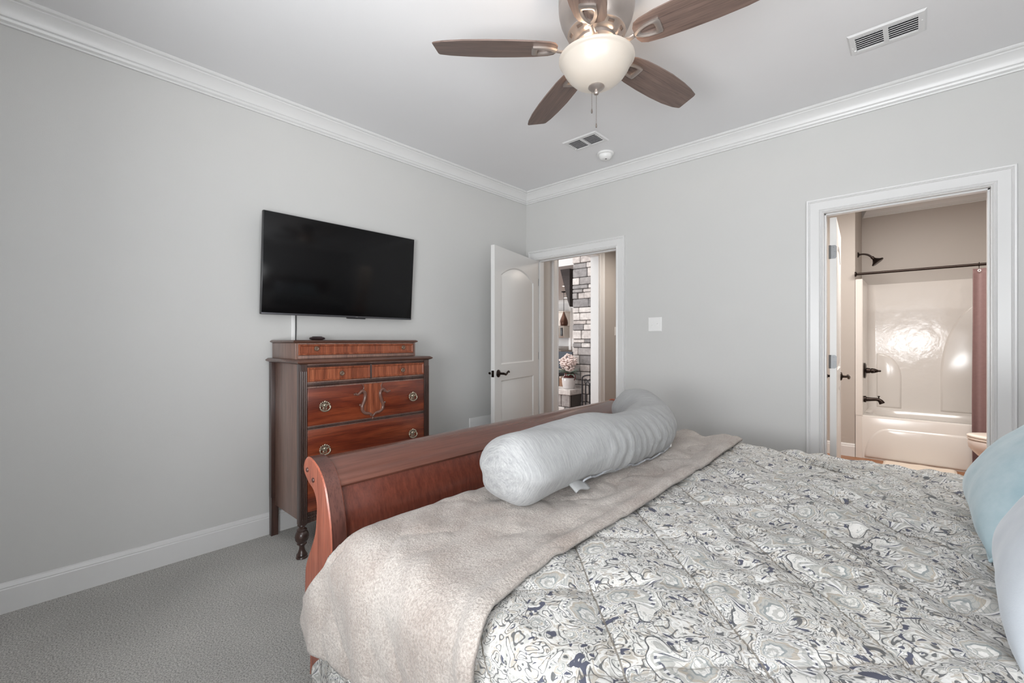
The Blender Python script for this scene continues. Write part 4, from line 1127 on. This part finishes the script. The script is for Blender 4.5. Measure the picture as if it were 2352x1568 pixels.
q = [(3.203, .462)] + [(3.203+.05*math.sin(0)+.42*(1-math.cos(PI/2*k/16)), .85+.82*math.sin(PI/2*k/16)) for k in range(17)][0:17] + [(TX1-.14, 1.67), (TX1-.14, .462)]
arch_panel('arched_panel', q)
def rz(name, label, cat, loc): return thing(name, label, cat, loc)
shw = thing('shower_fixture', 'dark bronze shower head on a bent arm above the tub', 'shower head', (TX0, 2.60, 2.152))
RY = Matrix.Rotation(PI/2, 4, 'Y')
MB().lathe([(0, 0.001), (.030, .001), (.030, .006), (.022, .012), (.012, .016), (0, .016)], seg=24, mat=RY).build('flange', 'bronze', shw, 50)
MB().tube(catmull([(.010, 0, 0), (.05, 0, .002), (.09, 0, -.012), (.125, 0, -.045)], 6), .0095, 12).build('arm', 'bronze', shw, 60)
Rh = Matrix.Translation((.125, 0, -.045)) @ Matrix.Rotation(math.radians(140), 4, 'Y')
MB().lathe([(0, -.01), (.014, -.01), (.016, .004), (.013, .012), (.020, .026), (.040, .050), (.058, .062), (.060, .070), (.056, .075), (0, .073)], seg=28, mat=Rh).build('spray_face', 'bronze', shw, 50)
XS = TX0+.062
val = thing('tub_valve', 'dark bronze round tub valve with lever on the surround', 'tap', (XS, 2.52, .897))
MB().lathe([(0, .001), (.082, .001), (.084, .008), (.070, .016), (.030, .020), (.026, .050), (0, .050)], seg=36, mat=RY).build('escutcheon', 'bronze', val, 50)
m = MB(); m.lathe([(0, .05), (.024, .052), (.027, .066), (.022, .09), (.014, .11), (.009, .122), (.011, .128), (.006, .138), (0, .139)], seg=20, mat=RY); m.tube([(.075, 0, .0), (.082, -.03, -.006), (.085, -.055, -.004)], .006, 8); m.build('lever', 'bronze', val, 50)
spt = thing('tub_spout', 'dark bronze tub spout below the valve', 'tub spout', (XS, 2.47, .597))
m = MB(); m.lathe([(0, .001), (.034, .001), (.034, .018), (.027, .022), (0, .022)], seg=24, mat=RY); m.tube(catmull([(.015, 0, 0), (.06, 0, .002), (.11, 0, .004), (.135, 0, -.010), (.150, 0, -.035)], 6), lambda t: .025-.008*math.sin(PI*min(1, t*1.1))+.0*t, 14); m.build('spout', 'bronze', spt, 50)
MB().lathe([(0, 0), (.005, 0), (.005, .016), (.011, .020), (.011, .026), (0, .027)], (.122, 0, .016), 14).build('diverter_knob', 'bronze', spt, 50)
ovf = MB(); ovf.lathe([(0, .0), (.030, .0), (.031, .006), (.024, .012), (0, .013)], seg=24, mat=Matrix.Translation((TX0+.115, 2.66, .385)) @ Matrix.Rotation(math.radians(78), 4, 'Y')); 
tag(ovf.build('overflow_plate', 'bronze', None, 50), 'small dark bronze overflow plate inside the tub end', 'overflow plate')
rod = MB(); rod.tube([(TX0+.002, TY0-.045, 1.905), (TX1-.002, TY0-.045, 1.905)], .0125, 16)
for x, s in ((TX0+.001, 1), (TX1-.001, -1)): rod.lathe([(0, 0), (.026, 0), (.026, .010), (.016, .018), (0, .018)], (x, TY0-.045, 1.905), 20, Matrix.Rotation(s*PI/2, 4, 'Y'))
tag(rod.build('curtain_rod', 'bronze', None, 50), 'dark bronze shower curtain rod spanning the tub', 'curtain rod')
def curt(i, j):
    z = 1.868-1.80*j; x0 = 3.392+.004*math.sin(j*5)-.006*math.sin(j*PI); wdt = .50
    x = x0+wdt*i; a = .6+.4*j
    y = TY0-.062+.022*a*math.sin(i*2*PI*4.1-1.0+.4*math.sin(j*2))+.004*math.sin(i*31+j*4)
    return Vector((x, y-.03*sm(.6, 1, j), z))
m = MB(); m.grid(120, 40, curt); cu = m.build('shower_curtain', 'curtain', None, 180); cu.modifiers.new('t', 'SOLIDIFY').thickness = .003
tag(cu, 'mauve shower curtain bunched at the end of the rod', 'shower curtain')
def hook(x, label):
    r = thing('curtain_hook', label, 'curtain hook', (x, TY0-.045, 1.905), 0, 'curtain hooks')
    m = MB(); m.tube([(0, .020*math.cos(a), .020*math.sin(a)) for a in [PI*1.45-k*PI*1.55/14 for k in range(15)]]+[(0, .0, -.030), (0, -.004, -.052)], .0022, 8); m.build('ring', 'bronze', r, 60)
    MB().tube([(0, -.017, -.052+0)]+[(.0, -.017-.001, -.052)], .001, 6)
    m = MB(); m.tube([(.009*math.cos(2*PI*k/16), -.022, -.056+.009*math.sin(2*PI*k/16)) for k in range(16)], .003, 8, closed=True); m.build('grommet', 'plastic', r, 60)
    return r
hook(at_y(2249, 620, TY0-.045).x, 'dark hook nearest the free edge of the mauve shower curtain')
# toilet, bowl facing the tub end wall
tl = thing('toilet', 'white toilet partly hidden by the bathroom door casing', 'toilet', (3.55, 1.80, 0))
def egg(a, L, W, back): # front at -x
    c, s_ = math.cos(a), math.sin(a); return (c*(L if c < 0 else back), s_*W*(1-.12*max(0, -c)))
def loft(lv, mat, nm, seg=40):
    m = MB(); rg = [[m.bm.verts.new(Vector((*egg(2*PI*k/seg, L, W, bk), z))+Vector((ox, 0, 0))) for k in range(seg)] for z, L, W, bk, ox in lv]
    for A, B in zip(rg, rg[1:]):
        for k in range(seg): m.face((A[k], A[(k+1) % seg], B[(k+1) % seg], B[k]))
    m.face(rg[0][::-1]); m.face(rg[-1]); return m.build(nm, mat, tl, 50)
loft([(.0, .13, .10, .22, .09), (.03, .125, .095, .22, .09), (.12, .11, .09, .22, .09), (.20, .13, .105, .22, .07), (.27, .185, .145, .22, .02), (.33, .215, .172, .22, .0), (.375, .222, .180, .22, 0), (.392, .220, .178, .22, 0), (.396, .212, .17, .22, 0)], 'toilet', 'bowl')
loft([(.399, .215, .172, .20, 0), (.403, .224, .181, .20, 0), (.414, .225, .182, .20, 0), (.418, .219, .176, .20, 0)], 'seat', 'toilet_seat')
loft([(.421, .218, .176, .20, 0), (.424, .226, .183, .20, 0), (.434, .226, .183, .20, 0), (.440, .216, .172, .20, 0), (.443, .17, .13, .16, 0)], 'seat', 'lid')
m = MB(); m.box(.24, .44, -.22, .22, .40, .76, .03, seg=4); m.build('tank', 'toilet', tl, 50)
m = MB(); m.box(.23, .45, -.23, .23, .762, .80, .012, seg=3); m.build('tank_lid', 'toilet', tl, 50)
m = MB(); m.box(.10, .30, -.10, .10, .0, .40, .03, seg=3); m.build('pedestal', 'toilet', tl, 50)
bm_ = MB()
def matf(i, j):
    x = 2.765+.52*i+.006*math.sin(j*9); y = 1.80+.50*j+.005*math.sin(i*14); e = min(i, 1-i, j, 1-j)
    return Vector((x, y, .003+.016*min(1, e/.04)+.003*fb(x, y, 14)))
bm_.grid(60, 60, matf); bmt = bm_.build('bath_mat', 'mat', None, 180); tag(bmt, 'cream bath mat on the wood floor along the tub', 'bath mat')

# ------------------------------------------------------------------ hall beyond the entry doorway
HX = 1.30; OY0, OY1, OH = .552, 1.44, 2.315
sbox('floor_hall', 'woodfloor', 'wood floor of the hall and living room', 'floor', (-9.0, BXL-.1, 0.0, 9.0, -.1, -.001))
struct(wall_boxes(MB(), 'x', -.115, 0, WT, 2.9, 0, ZC, [(OY0, OY1, 0, OH)]), 'wall_hall_left', 'hallwall', 'beige hall wall with a cased opening to the living room', 'wall')
sbox('wall_hall_end', 'hallwall', 'beige wall at the end of the hall', 'wall', (-.115, BXL-.1, 2.9, 3.0, 0, ZC))
sbox('wall_hall_right', 'hallwall', 'beige hall wall backing onto the bathroom', 'wall', (BXL-.2, BXL-.101, WT, 2.9, 0, ZC))
sbox('ceiling_hall', 'ceiling', 'hall ceiling', 'ceiling', (-.115, BXL-.1, WT, 3.0, ZC, ZC+.1))
m = MB()
_C = CAS; CAS = [(w*1.25, h) for w, h in _C]
casing(m, OY0, OY1, OH, lambda u, o, z: Vector((o, u, z))); CAS = _C
casing(m, OY0, OY1, OH, lambda u, o, z: Vector((-.115-o, u, z)))
for a in ((OY0, OY0+.016, 0, OH), (OY1-.016, OY1, 0, OH), (OY0+.016, OY1-.016, OH-.016, OH)): m.box(-.116, .001, a[0], a[1], a[2], a[3])
struct(m, 'trim_10', 'trim', 'white casing around the cased opening from hall to living room', 'door casing', smooth=20)

# ------------------------------------------------------------------ living room and kitchen seen through it
sbox('wall_living_far', 'livwall', 'pale kitchen wall far beyond the living room', 'wall', (-9.0, -.115, 8.6, 8.7, 0, 3.6))
sbox('wall_living_side', 'livwall', 'pale living room side wall', 'wall', (-9.1, -9.0, -1.5, 8.7, 0, 3.6))
sbox('wall_living_near', 'livwall', 'pale living room wall behind the bedroom', 'wall', (-9.0, -.121, -1.6, -1.5, 0, 3.6))
sbox('wall_living_right', 'livwall', 'pale living room wall', 'wall', (-.115, -.015, 3.0, 8.7, 0, 3.6))
sbox('ceiling_kitchen', 'livwall', 'flat white kitchen ceiling', 'ceiling', (-9.0, -.115, 3.0, 8.6, 2.56, 2.66), (-9.0, -.115, 3.0, 3.1, 2.66, 3.6))
sbox('ceiling_living', 'plankceil', 'planked living room ceiling', 'ceiling', (-9.0, -.115, -1.5, 3.1, 3.6, 3.7))
struct(wall_run((-9.0, 8.6), (-.115, 8.6), (0, -1), CROWN, 2.56), 'trim_11', 'trim', 'white crown moulding on the kitchen wall', 'moulding', smooth=22)
def stonework(mb, tone, x0, x1, z0, z1, yf, dep, rnd, rows=(.055, .145)):
    z = z0
    while z < z1-.02:
        h = min(rnd.uniform(*rows), z1-z); x = x0
        if z1-z-h < .05: h = z1-z
        while x < x1-.01:
            w = min(rnd.uniform(.09, .30), x1-x)
            if x1-x-w < .07: w = x1-x
            p = rnd.uniform(0, .025); g = .005
            n0 = len(mb.bm.verts)
            mb.box(x+g, x+w-g, yf-p, yf+dep, z+g, z+h-g, .008, None, 1)
            tone.append((n0, rnd.random()))
            x += w
        z += h
def build_stone(name, mb, tone, parent):
    mb.bm.verts.ensure_lookup_table(); vals = []; k = 0; starts = [t[0] for t in tone]; n = len(mb.bm.verts)
    for i, (s, v) in enumerate(tone): vals += [v]*((starts[i+1] if i+1 < len(tone) else n)-s)
    o = mb.build(name, 'stone', parent, 0, fixn=False)
    a = o.data.attributes.new('tone', 'FLOAT', 'POINT'); a.data.foreach_set('value', vals); return o
R1 = random.Random(11)
fpl = thing('stone_fireplace', 'stacked grey stone fireplace in the living room seen through the entry doorway', 'fireplace', (-.55, 2.4, 0))
FO = Vector(fpl.location)
def shifted(build):
    mb, tone = MB(), []; build(mb, tone); bmesh.ops.translate(mb.bm, verts=mb.bm.verts, vec=-FO); return mb, tone
mb_, tn = shifted(lambda mb, t: stonework(mb, t, -.935, -.16, 0, 3.55, 2.2, .06, R1)); build_stone('stone_face', mb_, tn, fpl)
m = MB(); m.box(-.925-FO.x, -.165-FO.x, 2.212-FO.y, 2.85-FO.y, 0, 3.55); m.build('mortar_core', 'mortar', fpl, 0)
mb_, tn = shifted(lambda mb, t: stonework(mb, t, -2.0, -.77, 0, .405, 1.90, .05, R1, (.10, .16))); build_stone('hearth_face', mb_, tn, fpl)
m = MB(); m.box(-1.99-FO.x, -.775-FO.x, 1.915-FO.y, 2.19-FO.y, 0, .40); m.build('hearth_core', 'mortar', fpl, 0)
mb_, tn = MB(), []
mb_.box(-2.02-FO.x, -.745-FO.x, 1.86-FO.y, 2.195-FO.y, .405, .487, .01); tn.append((0, .85)); build_stone('hearth_slab', mb_, tn, fpl)
bmv = MB(); bp_ = [at_y(x, y, 3.45) for x, y in ((1290, 590), (1319, 585), (1319, 705), (1314.5, 692))]
bmv.prism([(p.x, p.z) for p in bp_], lambda u, v, w: Vector((u, w, v)), 3.30, 3.50)
struct(bmv, 'trim_12', 'beam', 'dark sloping timber beam above the fireplace', 'beam')
jug = thing('flower_jug', 'two tone brown and cream jug of pink flowers standing on the hearth slab', 'vase', (-.885, 2.02, .487))
MB().lathe([(0, 0), (.078, 0), (.084, .01), (.098, .07), (.103, .12), (.101, .155), (.092, .165)], seg=36).build('jug_body', 'jug', jug, 60)
m = MB(); m.lathe([(.0925, .160), (.088, .17), (.070, .19), (.064, .205), (.066, .225), (.074, .238), (.070, .240), (.060, .225), (.058, .205), (0, .20)], seg=36); m.build('jug_neck', 'jugtop', jug, 60)
m = MB(); m.tube(catmull([(.064, 0, .225), (.11, 0, .215), (.12, 0, .17), (.097, 0, .13)], 6), .008, 8); m.build('jug_handle', 'jugtop', jug, 60)
R2 = random.Random(5)
for cx_, cy_, cz_, r_ in ((-.075, -.02, .40, .075), (.005, -.05, .375, .085), (.075, .0, .42, .07), (-.02, .03, .46, .07), (.05, -.055, .33, .07), (-.10, .03, .345, .06)):
    m = MB()
    for k in range(70):
        a, b = R2.uniform(0, 2*PI), math.acos(R2.uniform(-1, 1)); p = Vector((math.sin(b)*math.cos(a), math.sin(b)*math.sin(a), math.cos(b)))*r_*R2.uniform(.75, 1)
        m.ball(Vector((cx_, cy_, cz_))+p, r_*.24, (1, 1, .6), 6, 4)
    m.build('flower_head', 'petal', jug, 60)
for k in range(16):
    a = 2*PI*k/16+.2; L_ = R2.uniform(.13, .2); m = MB(); base = Vector((.03*math.cos(a), .03*math.sin(a), .22)); d_ = Vector((math.cos(a), math.sin(a), R2.uniform(.05, .9))).normalized()
    sd2 = d_.cross(Vector((0, 0, 1))).normalized()
    m.grid(8, 5, lambda i, j: base+d_*(L_*i)+sd2*((j-.5)*.07*math.sin(PI*min(.98, .12+i*.86)))+Vector((0, 0, -.05*i*i+.01*abs(j-.5)))); o_ = m.build('leaf', 'leaf', jug, 180); o_.modifiers.new('t', 'SOLIDIFY').thickness = .002
tools = thing('fireplace_tool_set', 'black iron fireplace tool stand in front of the stone fireplace', 'fireplace tools', (-.46, 1.95, 0))
p = lambda u, z: (u, 0, z)
m = MB()
m.tube([p(-.135, .02), p(-.135, .665)]+[p(-.135*math.cos(PI*k/12), .665+.05*math.sin(PI*k/12)) for k in range(1, 12)]+[p(.135, .665), p(.135, .02)], .010, 8)
m.build('frame', 'iron', tools, 60)
m = MB(); m.box(-.17, .17, -.10, .10, 0, .025, .006); m.build('base', 'iron', tools, 40)
for u in (-.075, -.005, .065):
    m = MB(); m.tube([p(u+.026*math.sin(a), .625+.030*math.cos(a)) for a in [PI*.9-k*PI*1.8/14 for k in range(15)]], .005, 8); m.tube([p(u, .598), p(u, .12)], .009, 8); m.box(u-.022, u+.022, -.006, .006, .05, .16, .004); m.build('fire_tool', 'iron', tools, 50)
lg = thing('log_basket', 'pile of dark split logs on the floor by the fireplace', 'firewood', (-.36, 2.08, 0))
for k, (u, z) in enumerate(((-.12, .07), (.02, .07), (-.05, .19), (.09, .18), (.0, .30))):
    MB().tube([(u, -.08, z), (u+.01, .10, z)], .07, 9).build('log', 'firebox', lg, 40)
# kitchen
bc = thing('upholstered_chair', 'slate blue upholstered chair back beyond the flowers', 'chair', (-2.50, 4.0, 0))
m = MB(); m.box(-.31, .30, .0, .07, .62, .985, .03, seg=4); m.build('backrest', 'greyfab', bc, 50)
m = MB(); m.box(-.30, .29, -.48, .05, .50, .60, .03, seg=4); m.build('seat', 'greyfab', bc, 50)
for u in (-.26, .25):
    for v in (-.42, .03): MB().box(u-.022, u+.022, v-.022, v+.022, 0, .52, .004).build('leg', 'darkwood', bc, 40)
kb = thing('base_cabinet', 'cream kitchen base cabinet below the microwave', 'cabinet', (-5.95, 8.28, 0))
m = MB(); m.box(-.75, .55, -.30, .31, .0, .86, .004); m.build('body', 'cabinet', kb, 40)
for u in (-.55, -.1, .33): MB().box(u-.2, u+.2, -.315, -.30, .12, .82, .006).build('door', 'cabinet', kb, 40)
ct = MB(); ct.box(-6.72, -5.38, 7.94, 8.59, .86, .90, .006); ct.box(-6.72, -5.38, 8.57, 8.595, .90, 1.02, .004)
tag(ct.build('countertop', 'granite', None, 40), 'speckled granite counter and backsplash in the kitchen', 'countertop')
ku = thing('upper_cabinet', 'cream kitchen wall cabinet above the microwave', 'cabinet', (-5.78, 8.43, 1.69))
m = MB(); m.box(-.40, .33, -.16, .16, 0, .44, .004); m.box(-.42, .35, -.19, .16, .44, .49, .02); m.build('body', 'cabinet', ku, 40)
for u0, u1 in ((-.38, -.04), (-.02, .31)):
    m = MB(); o_ = [(u0, .02), (u1, .02), (u1, .42), (u0, .42)]; panel_face(m, o_, [inset_poly(o_, .06)], [(.01, -.010), (.03, -.003)], lambda u, v, d: Vector((u, -.175-d, v)))
    m.box(u0, u1, -.174, -.16, .02, .42); m.build('door', 'cabinet', ku, 40)
mw_ = thing('microwave', 'stainless microwave below the cream wall cabinet', 'microwave', (-5.80, 8.42, 1.30))
m = MB(); m.box(-.38, .33, -.18, .17, 0, .385, .006); m.build('case', 'stainless', mw_, 40)
m = MB(); m.box(-.30, .10, -.186, -.18, .075, .31, .004); m.build('door_window', 'black', mw_, 40)
m = MB(); m.box(.20, .29, -.186, -.18, .06, .33, .004); m.build('control_panel', 'black', mw_, 40)
m = MB(); m.tube([(.145, -.20, .06), (.145, -.215, .08), (.145, -.215, .31), (.145, -.20, .33)], .009, 8); m.build('handle', 'stainless', mw_, 50)
cn = MB(); cn.lathe([(0, 0), (.07, 0), (.075, .02), (.072, .15), (.055, .17), (.057, .185), (0, .19)], (-5.72, 8.15, .90), 24)
tag(cn.build('canister', 'darkwood', None, 50), 'dark canister on the granite kitchen counter', 'canister')
pl = thing('pendant_lamp', 'hammered copper teardrop pendant hanging in the kitchen', 'pendant lamp', (-4.14, 6.4, 2.56))
MB().lathe([(0, -.03), (.05, -.028), (.075, -.012), (.078, 0), (0, 0)], seg=28).build('canopy', 'iron', pl, 50)
MB().tube([(0, 0, -.02), (0, 0, -.56)], .008, 8).build('stem', 'iron', pl, 50)
MB().lathe([(.10, -.94), (.114, -.90), (.116, -.86), (.106, -.80), (.080, -.73), (.050, -.66), (.030, -.60), (.020, -.56), (0, -.555)][::-1], seg=32).build('copper_shade', 'copper', pl, 60)
for i, (x, y) in enumerate(((1299, 684), (1297, 657))):
    q = at_z(x, y, 2.56); r = thing('recessed_light', ['round recessed light in the kitchen ceiling beyond the pendant', 'round recessed light in the kitchen ceiling nearer than the pendant'][i], 'ceiling light', (q.x, q.y, 2.56), 0, 'recessed kitchen lights')
    MB().lathe([(.055, -.002), (.07, -.004), (.075, -.001), (.075, 0)], seg=28).build('trim_ring', 'plastic', r, 50)
    MB().lathe([(0, -.002), (.056, -.002), (.056, 0), (0, 0)], seg=28).build('lens', 'canlight', r, 50)
mb = MB(); mb.box(-5.50, -5.40, 8.56, 8.60, 0, 2.38, .005); mb.box(-5.40, -4.50, 8.56, 8.60, 2.28, 2.38, .005); mb.box(-4.50, -4.40, 8.56, 8.60, 0, 2.38, .005)
struct(mb, 'trim_13', 'trim', 'white casing around the kitchen doorway', 'door casing')
mb = MB(); mb.box(-5.40, -4.50, 8.58, 8.599, 0, 2.28, .002); struct(mb, 'door_3', 'trim', 'white door in the far kitchen wall', 'door')
